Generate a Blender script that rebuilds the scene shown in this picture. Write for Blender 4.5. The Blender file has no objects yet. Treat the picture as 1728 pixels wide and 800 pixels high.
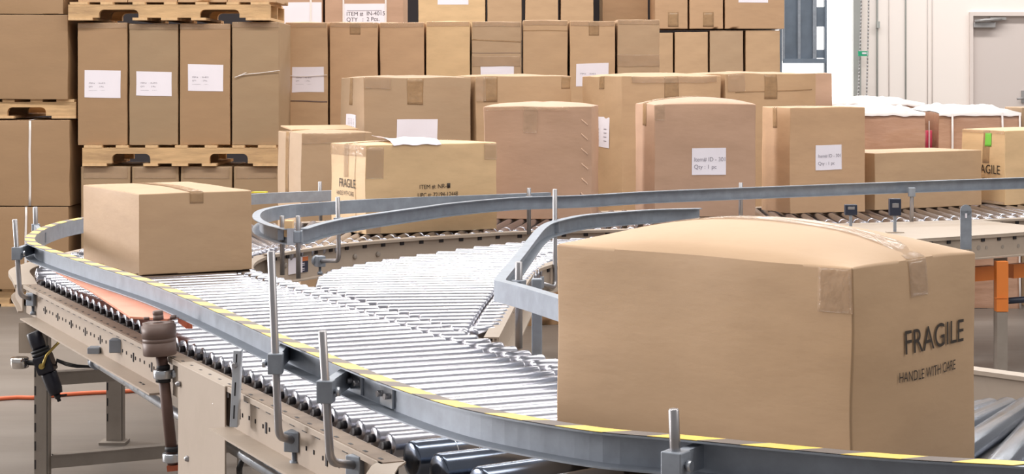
import bpy, bmesh, math, random
from mathutils import Vector, Matrix, noise
R = math.radians
PI = math.pi
SC = bpy.context.scene
COL = SC.collection

# ------------------------------------------------------------------ camera, world, lamps, exposure
F, CAMZ, HOR = 3175.0, 1.42, 130.0          # focal length (px of a 1728 frame), eye height, horizon row
cam_d = bpy.data.cameras.new('camera'); cam = bpy.data.objects.new('camera', cam_d); COL.objects.link(cam)
cam.location = (0, 0, CAMZ); cam.rotation_euler = (PI / 2, 0, 0)
cam_d.sensor_fit = 'HORIZONTAL'; cam_d.sensor_width = 36.0
cam_d.lens = 36.0 * F / 1728.0
cam_d.shift_y = -(400.0 - HOR) / 1728.0
cam_d.clip_end = 200
SC.camera = cam
SC.view_settings.view_transform = 'Standard'; SC.view_settings.look = 'None'
SC.view_settings.gamma = 1.0; SC.view_settings.use_curve_mapping = False
SC.view_settings.exposure = 0.0
W = bpy.data.worlds.new('world'); SC.world = W; W.use_nodes = True
bg = W.node_tree.nodes['Background']; bg.inputs[0].default_value = (1.0, 0.97, 0.97, 1); bg.inputs[1].default_value = 0.40
# rows of ceiling lamps (long strip fittings, out of the picture above)
for k, (lx, ly, pw) in enumerate([(-2.0, 3.4, 0.8), (-2.5, 8.4, 1.25), (-2.5, 13.4, 1.3), (3.0, 18.8, 1.2)]):
    ld = bpy.data.lights.new('ceiling_and_fill_lamp', 'AREA'); ld.shape = 'RECTANGLE'; ld.size = 15.0; ld.size_y = 0.6
    ld.energy = 490 * pw; ld.color = (1.0, 0.965, 0.925)
    lo = bpy.data.objects.new('ceiling_and_fill_lamp', ld); COL.objects.link(lo); lo.location = (lx, ly, 5.6)
ld = bpy.data.lights.new('ceiling_and_fill_lamp', 'AREA'); ld.shape = 'RECTANGLE'; ld.size = 1.2; ld.size_y = 7.0  # tilted fill added at front right to brighten carton sides facing right
ld.energy = 170; ld.color = (1.0, 0.965, 0.925)
lo = bpy.data.objects.new('ceiling_and_fill_lamp', ld); COL.objects.link(lo); lo.location = (7.0, 3.0, 4.6); lo.rotation_euler = (0, R(38), 0)
# daylight from the dock doors on the left
ld = bpy.data.lights.new('dock_daylight', 'SUN'); ld.energy = 2.6; ld.angle = R(16); ld.color = (1.0, 0.95, 0.93)
lo = bpy.data.objects.new('dock_daylight', ld); COL.objects.link(lo); lo.location = (-9, 13, 4)
lo.rotation_euler = Vector((.93, -.36, -.17)).to_track_quat('-Z', 'Y').to_euler()


def G(px, py, z):
    """plan point (metres) of something at height z, from its sight line"""
    d = F * (CAMZ - z) / (py - HOR)
    return Vector(((px - 864.0) * d / F, d, z))


def D(px, py, d):
    """point on a sight line at distance d"""
    return Vector(((px - 864.0) * d / F, d, CAMZ - (py - HOR) * d / F))


# ------------------------------------------------------------------ materials
MATS = {}


def srgb(r, g, b):
    f = lambda c: (c / 255 / 12.92) if c / 255 <= 0.04045 else ((c / 255 + 0.055) / 1.055) ** 2.4
    return (f(r), f(g), f(b), 1)


def mat(name, col, rough=0.6, metal=0.0, var=0.08, scale=12.0, bump=0.0, bscale=60.0, stretch=(1, 1, 1), objvar=0.0, spec=0.5,
        alpha=1.0, coat=0.0, dirt=None, dirt_amt=0.0, dirt_scale=4.0, rvar=0.0):
    m = bpy.data.materials.new(name); m.use_nodes = True
    nt = m.node_tree; n = nt.nodes; l = nt.links
    b = n['Principled BSDF']
    b.inputs['Roughness'].default_value = rough; b.inputs['Metallic'].default_value = metal
    b.inputs['Specular IOR Level'].default_value = spec
    b.inputs['Coat Weight'].default_value = coat
    b.inputs['Alpha'].default_value = alpha
    tc = n.new('ShaderNodeTexCoord'); mp = n.new('ShaderNodeMapping'); l.new(tc.outputs['Object'], mp.inputs[0])
    mp.inputs['Scale'].default_value = stretch
    nz = n.new('ShaderNodeTexNoise'); nz.inputs['Scale'].default_value = scale; nz.inputs['Detail'].default_value = 5
    l.new(mp.outputs[0], nz.inputs['Vector'])
    mr = n.new('ShaderNodeMapRange'); l.new(nz.outputs[0], mr.inputs[0])
    mr.inputs[1].default_value = 0.3; mr.inputs[2].default_value = 0.7
    mr.inputs[3].default_value = 1 - var; mr.inputs[4].default_value = 1 + var
    hs = n.new('ShaderNodeHueSaturation'); hs.inputs['Color'].default_value = col
    val = mr.outputs[0]
    if objvar:
        oi = n.new('ShaderNodeObjectInfo'); m2 = n.new('ShaderNodeMapRange'); l.new(oi.outputs['Random'], m2.inputs[0])
        m2.inputs[3].default_value = 1 - objvar; m2.inputs[4].default_value = 1 + objvar
        mu = n.new('ShaderNodeMath'); mu.operation = 'MULTIPLY'; l.new(val, mu.inputs[0]); l.new(m2.outputs[0], mu.inputs[1]); val = mu.outputs[0]
    l.new(val, hs.inputs['Value'])
    out = hs.outputs[0]
    if dirt is not None:
        n2 = n.new('ShaderNodeTexNoise'); n2.inputs['Scale'].default_value = dirt_scale; n2.inputs['Detail'].default_value = 8
        n2.inputs['Roughness'].default_value = 0.65
        l.new(mp.outputs[0], n2.inputs['Vector'])
        r2 = n.new('ShaderNodeMapRange'); l.new(n2.outputs[0], r2.inputs[0]); r2.inputs[1].default_value = 0.45; r2.inputs[2].default_value = 0.75
        r2.inputs[4].default_value = dirt_amt
        mx = n.new('ShaderNodeMixRGB'); l.new(r2.outputs[0], mx.inputs[0]); l.new(out, mx.inputs[1]); mx.inputs[2].default_value = dirt
        out = mx.outputs[0]
    l.new(out, b.inputs['Base Color'])
    if rvar:
        r3 = n.new('ShaderNodeMapRange'); l.new(nz.outputs[0], r3.inputs[0]); r3.inputs[3].default_value = max(0, rough - rvar); r3.inputs[4].default_value = rough + rvar
        l.new(r3.outputs[0], b.inputs['Roughness'])
    if bump:
        n3 = n.new('ShaderNodeTexNoise'); n3.inputs['Scale'].default_value = bscale; n3.inputs['Detail'].default_value = 3
        l.new(mp.outputs[0], n3.inputs['Vector'])
        bp = n.new('ShaderNodeBump'); bp.inputs['Strength'].default_value = bump; bp.inputs['Distance'].default_value = 0.004
        l.new(n3.outputs[0], bp.inputs['Height']); l.new(bp.outputs[0], b.inputs['Normal'])
    MATS[name] = m
    return m


KR = dict(rough=0.55, var=0.05, scale=3.0, bump=0.12, bscale=22, stretch=(1, 1, 3.0), spec=0.5, dirt=srgb(150, 118, 88), dirt_amt=0.28, dirt_scale=3.5)
mat('kraft', srgb(190, 157, 122), objvar=0.05, **KR)
mat('kraft_warm', srgb(190, 154, 119), objvar=0.05, **KR)
mat('kraft_grey', srgb(176, 148, 118), objvar=0.06, **KR)
mat('kraft_pink', srgb(186, 151, 126), objvar=0.02, **KR)
mat('kraft_yellow', srgb(214, 180, 136), objvar=0.02, **KR)
mat('kraft_brown', srgb(162, 130, 97), objvar=0.05, **KR)
mat('kraft_olive', srgb(160, 134, 104), objvar=0.05, **KR)
mat('tape', srgb(184, 150, 112), rough=0.25, var=0.12, scale=30, bump=0.4, bscale=70, coat=0.2, alpha=0.6)
mat('dent', srgb(206, 172, 146), rough=0.6, var=0.05)
mat('clear_tape', srgb(205, 176, 146), rough=0.15, var=0.1, scale=40, bump=0.7, bscale=60, coat=0.6, alpha=0.27)
mat('paper', srgb(236, 230, 238), rough=0.7, var=0.015, scale=5)
mat('ink', srgb(70, 62, 70), rough=0.7, var=0.05)
mat('ink_light', srgb(135, 128, 140), rough=0.7, var=0.05)
mat('ink_black', srgb(52, 40, 30), rough=0.7, var=0.1)
mat('strap_white', srgb(232, 224, 220), rough=0.4, var=0.03)
mat('wood', srgb(204, 168, 124), rough=0.8, var=0.14, scale=5, stretch=(1.2, 8, 8), bump=0.3, bscale=30, dirt=srgb(120, 92, 70), dirt_amt=0.5, dirt_scale=3)
mat('wood_light', srgb(214, 178, 134), rough=0.8, var=0.1, scale=5, stretch=(8, 1.2, 8), bump=0.2, bscale=30)
mat('galv', srgb(150, 157, 167), rough=0.5, metal=0.45, var=0.1, scale=25, dirt=srgb(120, 124, 132), dirt_amt=0.4, dirt_scale=14, rvar=0.1)
mat('zinc', srgb(196, 200, 206), rough=0.3, metal=0.9, var=0.06, scale=30, rvar=0.08)
mat('rod_steel', srgb(170, 168, 170), rough=0.36, metal=0.9, var=0.05, scale=20, rvar=0.06)
mat('roller_steel', srgb(172, 172, 180), rough=0.27, metal=1.0, var=0.03, scale=25)
mat('roller_dark', srgb(104, 112, 126), rough=0.2, metal=1.0, var=0.05, scale=20, rvar=0.05)  # polished metal, base darkened to imitate reflections of a dim ceiling
mat('beige', srgb(172, 157, 142), rough=0.5, var=0.03, scale=6, dirt=srgb(136, 120, 104), dirt_amt=0.3, dirt_scale=6)
mat('beige_dusty', srgb(140, 122, 106), rough=0.7, var=0.08, scale=14, dirt=srgb(104, 88, 76), dirt_amt=0.7, dirt_scale=12)
mat('leg_grey', srgb(150, 140, 130), rough=0.55, var=0.05, scale=7, dirt=srgb(120, 108, 98), dirt_amt=0.4, dirt_scale=8)
mat('slot_black', srgb(28, 24, 30), rough=0.6, var=0.05)
mat('black_plastic', srgb(26, 26, 38), rough=0.35, var=0.05)
mat('black_rubber', srgb(30, 30, 34), rough=0.6, var=0.05)
mat('navy_plastic', srgb(38, 44, 62), rough=0.4, var=0.05)
mat('bracket_white', srgb(196, 202, 210), rough=0.4, metal=0.2, var=0.05, scale=20)
mat('chrome', srgb(215, 210, 205), rough=0.12, metal=1.0, var=0.02)
mat('brass', srgb(190, 165, 95), rough=0.3, metal=0.8, var=0.05)
mat('coral_paint', srgb(226, 150, 122), rough=0.5, var=0.06, scale=8, dirt=srgb(196, 112, 82), dirt_amt=0.5, dirt_scale=10)
mat('rust_paint', srgb(176, 92, 62), rough=0.6, var=0.1, scale=20)
mat('brown_hub', srgb(112, 92, 84), rough=0.5, var=0.06, scale=12, dirt=srgb(90, 70, 64), dirt_amt=0.4)
mat('brown_shaft', srgb(96, 72, 64), rough=0.55, var=0.12, scale=30)
mat('orange_paint', srgb(232, 132, 56), rough=0.45, var=0.05, scale=6)
mat('hose_orange', srgb(224, 112, 72), rough=0.5, var=0.05)
mat('yellow_tape', srgb(250, 214, 110), rough=0.5, var=0.05, scale=20, dirt=srgb(222, 196, 140), dirt_amt=0.5, dirt_scale=9)
mat('dark_tape', srgb(128, 118, 112), rough=0.6, var=0.08, scale=20, dirt=srgb(96, 90, 88), dirt_amt=0.5, dirt_scale=10)
mat('yellow_tag', srgb(238, 220, 60), rough=0.5, var=0.03)
mat('floor', srgb(120, 112, 105), rough=0.45, var=0.07, scale=1.6, stretch=(0.6, 2.2, 1), bump=0.05, bscale=20, dirt=srgb(100, 93, 87), dirt_amt=0.6, dirt_scale=2.5, rvar=0.1)
mat('wall_white', srgb(247, 238, 232), rough=0.8, var=0.01, scale=1)
mat('gap_shade', srgb(52, 47, 50), rough=0.8, var=0.05, scale=2)  # near-black tone standing in for shade between the stacks
mat('door_grey', srgb(214, 203, 198), rough=0.6, var=0.01, scale=1)
mat('frame_grey', srgb(226, 214, 208), rough=0.6, var=0.01)
mat('jamb_grey', srgb(170, 172, 168), rough=0.55, var=0.05, scale=3)
mat('gate_blue', srgb(112, 124, 138), rough=0.5, var=0.18, scale=5)
mat('closer_grey', srgb(168, 166, 166), rough=0.4, metal=0.4, var=0.03)
mat('green_sign', srgb(40, 166, 122), rough=0.5, var=0.03)
mat('pipe_white', srgb(222, 214, 210), rough=0.5, var=0.02)
mat('film_brown', srgb(186, 144, 118), rough=0.24, var=0.12, scale=5, bump=1.0, bscale=12, stretch=(0.6, 1, 2.2), coat=0.6, dirt=srgb(205, 170, 148), dirt_amt=0.5, dirt_scale=5)
mat('film_white', srgb(246, 240, 238), rough=0.35, var=0.03, scale=8, bump=0.8, bscale=14, coat=0.5)
mat('pink', srgb(222, 84, 112), rough=0.4, var=0.08, scale=20)
mat('label_orange', srgb(206, 116, 66), rough=0.5, var=0.02)
mat('label_navy', srgb(44, 46, 66), rough=0.5, var=0.02)
mat('green_marker', srgb(120, 198, 72), rough=0.5, var=0.04)


# ------------------------------------------------------------------ mesh helpers
class MB:
    def __init__(s):
        s.bm = bmesh.new()

    def box(s, c, size, rot=None, bev=0.0):
        r = bmesh.ops.create_cube(s.bm, size=1.0)
        vs = r['verts']
        M = Matrix.Translation(Vector(c)) @ (rot.to_4x4() if rot is not None else Matrix()) @ Matrix.Diagonal((*size, 1))
        bmesh.ops.transform(s.bm, matrix=M, verts=vs)
        if bev:
            es = list({e for v in vs for e in v.link_edges})
            bmesh.ops.bevel(s.bm, geom=es, offset=bev, segments=2, affect='EDGES', profile=0.5)
        return s

    def tube(s, pts, r, n=12, caps=True):
        pts = [Vector(p) for p in pts]
        rs = r if isinstance(r, (list, tuple)) else [r] * len(pts)
        rings = []
        t0 = (pts[1] - pts[0]).normalized()
        a = t0.orthogonal().normalized()
        for i, p in enumerate(pts):
            if i == 0: t = t0
            elif i == len(pts) - 1: t = (pts[i] - pts[i - 1]).normalized()
            else:
                t = ((pts[i] - pts[i - 1]).normalized() + (pts[i + 1] - pts[i]).normalized())
                t = t.normalized() if t.length > 1e-6 else (pts[i] - pts[i - 1]).normalized()
            a = (a - t * a.dot(t))
            a = a.normalized() if a.length > 1e-6 else t.orthogonal().normalized()
            b = t.cross(a)
            rings.append([s.bm.verts.new(p + (a * math.cos(2 * PI * k / n) + b * math.sin(2 * PI * k / n)) * rs[i]) for k in range(n)])
        for i in range(len(rings) - 1):
            for k in range(n):
                f = s.bm.faces.new((rings[i][k], rings[i][(k + 1) % n], rings[i + 1][(k + 1) % n], rings[i + 1][k])); f.smooth = True
        if caps:
            s.bm.faces.new(rings[0][::-1]); s.bm.faces.new(rings[-1])
        return s

    def lathe(s, p0, p1, prof, n=24):
        """prof: list of (t 0..1 or absolute metres from p0, radius) along p0->p1"""
        p0 = Vector(p0); p1 = Vector(p1); ax = (p1 - p0).normalized()
        a = ax.orthogonal().normalized(); b = ax.cross(a)
        rings = []
        for (t, r) in prof:
            c = p0 + ax * t
            rings.append([s.bm.verts.new(c + (a * math.cos(2 * PI * k / n) + b * math.sin(2 * PI * k / n)) * r) for k in range(n)])
        for i in range(len(rings) - 1):
            for k in range(n):
                f = s.bm.faces.new((rings[i][k], rings[i][(k + 1) % n], rings[i + 1][(k + 1) % n], rings[i + 1][k])); f.smooth = True
        s.bm.faces.new(rings[0][::-1]); s.bm.faces.new(rings[-1])
        return s

    def prism(s, poly, z0, z1):
        lo = [s.bm.verts.new((p[0], p[1], z0)) for p in poly]; hi = [s.bm.verts.new((p[0], p[1], z1)) for p in poly]
        n = len(poly)
        s.bm.faces.new(lo[::-1]); s.bm.faces.new(hi)
        for i in range(n):
            s.bm.faces.new((lo[i], lo[(i + 1) % n], hi[(i + 1) % n], hi[i]))
        return s

    def extrude(s, poly3, vec):
        lo = [s.bm.verts.new(Vector(p)) for p in poly3]; hi = [s.bm.verts.new(Vector(p) + Vector(vec)) for p in poly3]
        n = len(poly3)
        s.bm.faces.new(lo[::-1]); s.bm.faces.new(hi)
        for i in range(n):
            s.bm.faces.new((lo[i], lo[(i + 1) % n], hi[(i + 1) % n], hi[i]))
        return s

    def sweep(s, path, prof, side, closed=False, cap=True):
        """closed profile of (o, dz) along a path; o grows to the side (+1 right of travel, -1 left)"""
        path = [Vector(p) for p in path]
        N = len(path); rings = []
        for i, p in enumerate(path):
            a = path[(i - 1) % N] if (closed or i > 0) else path[i]
            b = path[(i + 1) % N] if (closed or i < N - 1) else path[i]
            t1 = (p - a); t2 = (b - p); t1.z = t2.z = 0
            if t1.length < 1e-6: t1 = t2
            if t2.length < 1e-6: t2 = t1
            t1 = t1.normalized(); t2 = t2.normalized()
            n1 = Vector((t1.y, -t1.x, 0)) * side; n2 = Vector((t2.y, -t2.x, 0)) * side
            m = (n1 + n2).normalized(); k = 1 / max(0.35, m.dot(n1))
            rings.append([s.bm.verts.new(p + m * (o * k) + Vector((0, 0, dz))) for (o, dz) in prof])
        M = len(prof)
        for i in range(N if closed else N - 1):
            for k in range(M):
                q = (i + 1) % N
                s.bm.faces.new((rings[i][k], rings[i][(k + 1) % M], rings[q][(k + 1) % M], rings[q][k]))
        if cap and not closed:
            s.bm.faces.new(rings[0][::-1]); s.bm.faces.new(rings[-1])
        return s

    def build(s, name, material, parent=None, origin=None, smooth=False, bev=0.0):
        bmesh.ops.recalc_face_normals(s.bm, faces=s.bm.faces)
        o = Vector(origin) if origin is not None else (Vector(parent.get('_o', (0, 0, 0))) if parent is not None else Vector((0, 0, 0)))
        if parent is None and origin is not None: pass
        bmesh.ops.translate(s.bm, verts=s.bm.verts, vec=-o)
        me = bpy.data.meshes.new(name)
        if smooth:
            for f in s.bm.faces: f.smooth = True
        s.bm.to_mesh(me); s.bm.free()
        ms = material if isinstance(material, (list, tuple)) else [material]
        for m_ in ms: me.materials.append(MATS[m_])
        ob = bpy.data.objects.new(name, me); COL.objects.link(ob)
        if bev:
            md = ob.modifiers.new('bevel', 'BEVEL'); md.width = bev; md.segments = 2; md.limit_method = 'ANGLE'; md.angle_limit = R(50)
        if parent is not None:
            ob.parent = parent
        elif origin is not None:
            ob.location = o
        return ob


def pbuild(mb, name, material, parent, root, **k):
    """mesh given in world coordinates, put under parent whose world origin is root"""
    return mb.build(name, material, parent, origin=root, **k)


def tag(o, label=None, cat=None, group=None, kind=None):
    if label: o['label'] = label
    if cat: o['category'] = cat
    if group: o['group'] = group
    if kind: o['kind'] = kind
    return o


def empty(name, loc, label, cat, group=None):
    o = bpy.data.objects.new(name, None); COL.objects.link(o); o.location = loc
    o.empty_display_size = 0.1
    return tag(o, label, cat, group)


def smooth_path(pts, step=0.03):
    """Catmull-Rom through pts, resampled at about step"""
    P = [Vector(p) for p in pts]
    out = []
    for i in range(len(P) - 1):
        p0 = P[max(0, i - 1)]; p1 = P[i]; p2 = P[i + 1]; p3 = P[min(len(P) - 1, i + 2)]
        n = max(2, int((p2 - p1).length / step))
        for k in range(n):
            t = k / n
            m1 = (p2 - p0) * 0.5; m2 = (p3 - p1) * 0.5
            L = (p2 - p1).length
            if m1.length > L: m1 = m1.normalized() * L
            if m2.length > L: m2 = m2.normalized() * L
            out.append((2 * t**3 - 3 * t**2 + 1) * p1 + (t**3 - 2 * t**2 + t) * m1 + (-2 * t**3 + 3 * t**2) * p2 + (t**3 - t**2) * m2)
    out.append(P[-1])
    return out


class Arc:
    """arc-length lookup on a polyline"""
    def __init__(s, pts):
        s.p = [Vector(q) for q in pts]; s.c = [0.0]
        for i in range(1, len(s.p)): s.c.append(s.c[-1] + (s.p[i] - s.p[i - 1]).length)
        s.L = s.c[-1]

    def at(s, d):
        d = min(max(d, 0), s.L)
        for i in range(1, len(s.p)):
            if d <= s.c[i] or i == len(s.p) - 1:
                t = (d - s.c[i - 1]) / max(1e-9, s.c[i] - s.c[i - 1]); return s.p[i - 1].lerp(s.p[i], t)

    def tan(s, d):
        v = s.at(d + 0.01) - s.at(d - 0.01); return v.normalized()


_txt = {}


def text_geo(body, lines_gap=1.0, align='LEFT'):
    k = (body, align)
    if k not in _txt:
        cu = bpy.data.curves.new('lettering', 'FONT'); cu.body = body; cu.align_x = align; cu.size = 1.0
        ob = bpy.data.objects.new('lettering', cu); COL.objects.link(ob)
        dg = bpy.context.evaluated_depsgraph_get(); dg.update()
        me = bpy.data.meshes.new_from_object(ob.evaluated_get(dg))
        vs = [(v.co.x, v.co.y) for v in me.vertices]; fs = [tuple(p.vertices) for p in me.polygons]
        bpy.data.meshes.remove(me); bpy.data.objects.remove(ob); bpy.data.curves.remove(cu)
        _txt[k] = (vs, fs)
    return _txt[k]


# ------------------------------------------------------------------ cartons
class Carton:
    def __init__(s, label, flb, yaw, w, d, h, z0, m='kraft', group=None, bulge=0.004, tbulge=0.004, n=8, seed=0, name='carton', cat='carton',
                 seam='x', jit=0.0012, droop=0.0, crush=0.004, sb=1.0):
        s.w, s.d, s.h, s.bulge, s.tb, s.seed, s.seam, s.jit, s.droop, s.crush, s.sb = w, d, h, bulge, tbulge, seed, seam, jit, droop, crush, (0.0 if group else sb)
        a = R(yaw)
        cx = flb[0] + math.cos(a) * w / 2 - math.sin(a) * d / 2; cy = flb[1] + math.sin(a) * w / 2 + math.cos(a) * d / 2
        bm = bmesh.new()
        ts = [0, 0.03] + [i / n for i in range(1, n)] + [0.97, 1]
        for face in 'FBLRTU':
            g = [[bm.verts.new(s.pos(face, u, v)) for v in ts] for u in ts]
            for i in range(len(ts) - 1):
                for j in range(len(ts) - 1):
                    f = bm.faces.new((g[i][j], g[i + 1][j], g[i + 1][j + 1], g[i][j + 1])); f.smooth = True
        bmesh.ops.remove_doubles(bm, verts=bm.verts, dist=0.0006)
        bmesh.ops.recalc_face_normals(bm, faces=bm.faces)
        me = bpy.data.meshes.new(name); bm.to_mesh(me); bm.free(); me.materials.append(MATS[m])
        me.set_sharp_from_angle(angle=R(35))
        o = bpy.data.objects.new(name, me); COL.objects.link(o)
        md = o.modifiers.new('bevel', 'BEVEL'); md.width = 0.004; md.segments = 2; md.limit_method = 'ANGLE'; md.angle_limit = R(50); md.harden_normals = True
        o.location = (cx, cy, z0); o.rotation_euler = (0, 0, a)
        s.o = tag(o, label, cat, group)

    def base(s, face, u, v):
        w, d, h = s.w, s.d, s.h
        return {'F': ((u - .5) * w, -d / 2, v * h), 'B': ((.5 - u) * w, d / 2, v * h), 'L': (-w / 2, (.5 - u) * d, v * h),
                'R': (w / 2, (u - .5) * d, v * h), 'T': ((u - .5) * w, (v - .5) * d, h), 'U': ((u - .5) * w, (.5 - v) * d, 0)}[face]

    NRM = {'F': (0, -1, 0), 'B': (0, 1, 0), 'L': (-1, 0, 0), 'R': (1, 0, 0), 'T': (0, 0, 1), 'U': (0, 0, -1)}

    def pos(s, face, u, v, off=0.0):
        p = Vector(s.base(face, u, v)); nr = Vector(s.NRM[face])
        q = 16 * u * (1 - u) * v * (1 - v)
        amt = 0 if face == 'U' else (s.tb if face == 'T' else (s.bulge * s.sb if face in 'LR' else s.bulge))
        p += nr * (amt * (q ** 0.7 if q > 0 else 0))
        if face == 'T':
            c = abs((v if s.seam == 'x' else u) - .5)
            e = min(u, 1 - u) if s.seam == 'x' else min(v, 1 - v)
            if c < 0.04 and e > 0.01: p.z -= 0.003 * (1 - c / 0.04)
        # dents and worn corners, the same for shared edges
        k = Vector((p.x * 3.1 + s.seed * 7.3, p.y * 3.1 + s.seed * 1.7, p.z * 3.1))
        if face != 'U':
            p += noise.noise_vector(k * 2.0) * s.jit * 2.0
            p.z = max(p.z, 0.0) if p.z > 0.002 else p.z
        if s.crush:
            x, y, z = abs(p.x) / (s.w / 2), abs(p.y) / (s.d / 2), p.z / s.h
            cr = max(0, x - .9) * max(0, y - .9) * max(0, z - .85)
            p.z -= s.crush * cr * 4e2 * (0.6 + 0.4 * noise.noise(k)) * 0.25
        if face != 'U' and p.z < 0: p.z = 0
        if off: p += nr * off
        return p

    def patch(s, name, face, u0, v0, u1, v1, m, off=0.0012, thick=0.0006, n=8, parent=None, tilt=0.0, wave=0.0):
        bm = bmesh.new()
        g = []
        for i in range(n + 1):
            row = []
            for j in range(n + 1):
                u = u0 + (u1 - u0) * i / n; v = v0 + (v1 - v0) * j / n + tilt * (i / n - .5)
                row.append(bm.verts.new(s.pos(face, u, min(max(v, 0), 1), off + wave * (0.5 + 0.5 * noise.noise(Vector((u * 30, v * 30, s.seed)))))))
            g.append(row)
        for i in range(n):
            for j in range(n):
                bm.faces.new((g[i][j], g[i + 1][j], g[i + 1][j + 1], g[i][j + 1])).smooth = m not in ('paper',)
        bmesh.ops.recalc_face_normals(bm, faces=bm.faces)
        nr = Vector(s.NRM[face])
        bm.normal_update()
        if sum((f.normal.dot(nr) for f in bm.faces)) < 0: bmesh.ops.reverse_faces(bm, faces=bm.faces)
        me = bpy.data.meshes.new(name); bm.to_mesh(me); bm.free(); me.materials.append(MATS[m])
        o = bpy.data.objects.new(name, me); COL.objects.link(o); o.parent = parent or s.o
        sd = o.modifiers.new('thick', 'SOLIDIFY'); sd.thickness = thick; sd.offset = 1.0
        return o

    def text(s, name, face, body, u0, v0, size, m='ink', parent=None, off=0.0024, align='LEFT', sx=1.0, rot=0.0):
        vs, fs = text_geo(body, align=align)
        W_ = s.w if face in 'FBTU' else s.d
        H_ = s.h if face in 'FBLR' else s.d
        me = bpy.data.meshes.new(name)
        cr, sr = math.cos(R(rot)), math.sin(R(rot))
        co = []
        for (x, y) in vs:
            x *= size * sx; y *= size
            x, y = x * cr - y * sr, x * sr + y * cr
            co.append(s.pos(face, u0 + x / W_, v0 + y / H_, off))
        me.from_pydata(co, [], fs); me.materials.append(MATS[m])
        o = bpy.data.objects.new(name, me); COL.objects.link(o); o.parent = parent or s.o
        return o

    def tape_top(s, m='tape', drop=0.12, wd=0.055, ends='FB'):
        """closing tape along the top seam, folded down over both ends"""
        sx = s.seam == 'x'
        W_ = s.d if sx else s.w
        a, b = .5 - wd / W_ / 2, .5 + wd / W_ / 2
        if sx:
            s.patch('tape', 'T', 0.0, a, 1.0, b, m, n=10)
            for f in 'LR': s.patch('tape', f, a, 1 - drop / s.h, b, 1.0, m, n=6)
        else:
            s.patch('tape', 'T', a, 0.0, b, 1.0, m, n=10)
            for f in 'FB': s.patch('tape', f, a, 1 - drop / s.h, b, 1.0, m, n=6)


def ship_label(c, face, u0, v0, u1, v1, lines, size, m='ink_light', tilt=0.0, lead=1.7, x0=0.08, y0=0.35):
    lab = c.patch('label', face, u0, v0, u1, v1, 'paper', n=4, tilt=tilt)
    W_ = c.w if face in 'FB' else c.d
    if len(lines) == 2: c.text('lettering', face, '-------------      - --- -', u0 + x0 * (u1 - u0), v1 - (v1 - v0) * y0 - 2 * size * lead / c.h, size, m, parent=lab)
    for i, t in enumerate(lines):
        c.text('lettering', face, t, u0 + x0 * (u1 - u0), v1 - (v1 - v0) * y0 - i * size * lead / c.h, size, m, parent=lab)
    return lab


# ------------------------------------------------------------------ setting: floor and walls
f = MB().box((0, 10, -0.06), (34, 32, 0.12)).build('floor', 'floor'); tag(f, kind='structure')
WD = 21.5                                     # the white wall at the back right
px2x = lambda px, d: (px - 864.0) * d / F
xo0, xo1 = px2x(1260, WD), px2x(1437, WD)     # bright dock opening
xd0, xd1 = px2x(1635, WD), px2x(1768, WD)     # door
w = MB()
w.box(((xo1 + xd0) / 2, WD + .1, 2.5), (xd0 - xo1, .2, 5))
w.box(((xd1 + 9) / 2, WD + .1, 2.5), (9 - xd1, .2, 5))
w.box(((xd0 + xd1) / 2, WD + .1, (2.13 + 5) / 2), (xd1 - xd0, .2, 5 - 2.13))
w.box(((xo0 - 8) / 2, WD + .1, 2.5), (xo0 + 8, .2, 5))
tag(w.build('wall_back', 'wall_white'), kind='structure')
tag(MB().box((-3.2, 18.7, 2.5), (11.2, .12, 5)).build('gap_backing_wall', 'gap_shade'), kind='structure')  # dark partition added behind the stacks so their gaps look shaded
dm = bpy.data.materials.new('daylit_opening'); dm.use_nodes = True
_b = dm.node_tree.nodes['Principled BSDF']; _b.inputs['Base Color'].default_value = (.9, .9, .9, 1); _b.inputs['Emission Color'].default_value = (1, .99, .98, 1); _b.inputs['Emission Strength'].default_value = 2.2
MATS['daylit_opening'] = dm
tag(MB().box(((xo0 + xo1) / 2, WD + .16, 2.5), (xo1 - xo0, .02, 5)).build('window_1', 'daylit_opening'), kind='structure')
# jamb post of the opening, wall conduits
tag(MB().box(((xo1 + px2x(1450, WD)) / 2, WD - .06, 2.2), (px2x(1450, WD) - xo1, .12, 4.4)).build('trim_1', 'jamb_grey'), kind='structure')
for k, (px, wpx, mm) in enumerate([(1480, 3.2, 'jamb_grey'), (1500, 1.6, 'pipe_white'), (1528, 2.6, 'jamb_grey'), (1565, 1.4, 'pipe_white'), (1573, 1.4, 'pipe_white')]):
    x = px2x(px, WD); r = wpx / 2 * WD / F
    m_ = MB().tube([(x, WD - r - .002, 0), (x, WD - r - .002, 4.6)], r, 10)
    if px == 1480: m_.box((x + .004, WD - .03, CAMZ + 88 * WD / F), (.035, .06, .075))
    tag(m_.build('trim_%d' % (k + 2), mm), kind='structure')
# door with frame, closer and lever
xa, xb = px2x(1641, WD), px2x(1760, WD)
dr = bpy.data.objects.new('door_1', None); COL.objects.link(dr); dr.location = ((xa + xb) / 2, WD, 0); tag(dr, kind='structure'); ro = dr.location.copy()
zt = CAMZ + (HOR - 27) * WD / F
pbuild(MB().box(((xa + xb) / 2, WD + .05, zt / 2), (xb - xa, .045, zt)), 'door_leaf', 'door_grey', dr, ro)
fm = MB()
fm.box(((xd0 + xa) / 2, WD - .01, zt / 2), (xa - xd0, .06, zt)); fm.box(((xb + xd1) / 2, WD - .01, zt / 2), (xd1 - xb, .06, zt))
fm.box(((xd0 + xd1) / 2, WD - .01, zt + .0225), (xd1 - xd0, .06, .045))
pbuild(fm, 'door_frame', 'frame_grey', dr, ro)
c0 = D(1660, 42.5, WD)
pbuild(MB().box((c0.x, WD - .02, c0.z), (37 * WD / F, .07, 9 * WD / F), bev=.008), 'door_closer', 'closer_grey', dr, ro)
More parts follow.
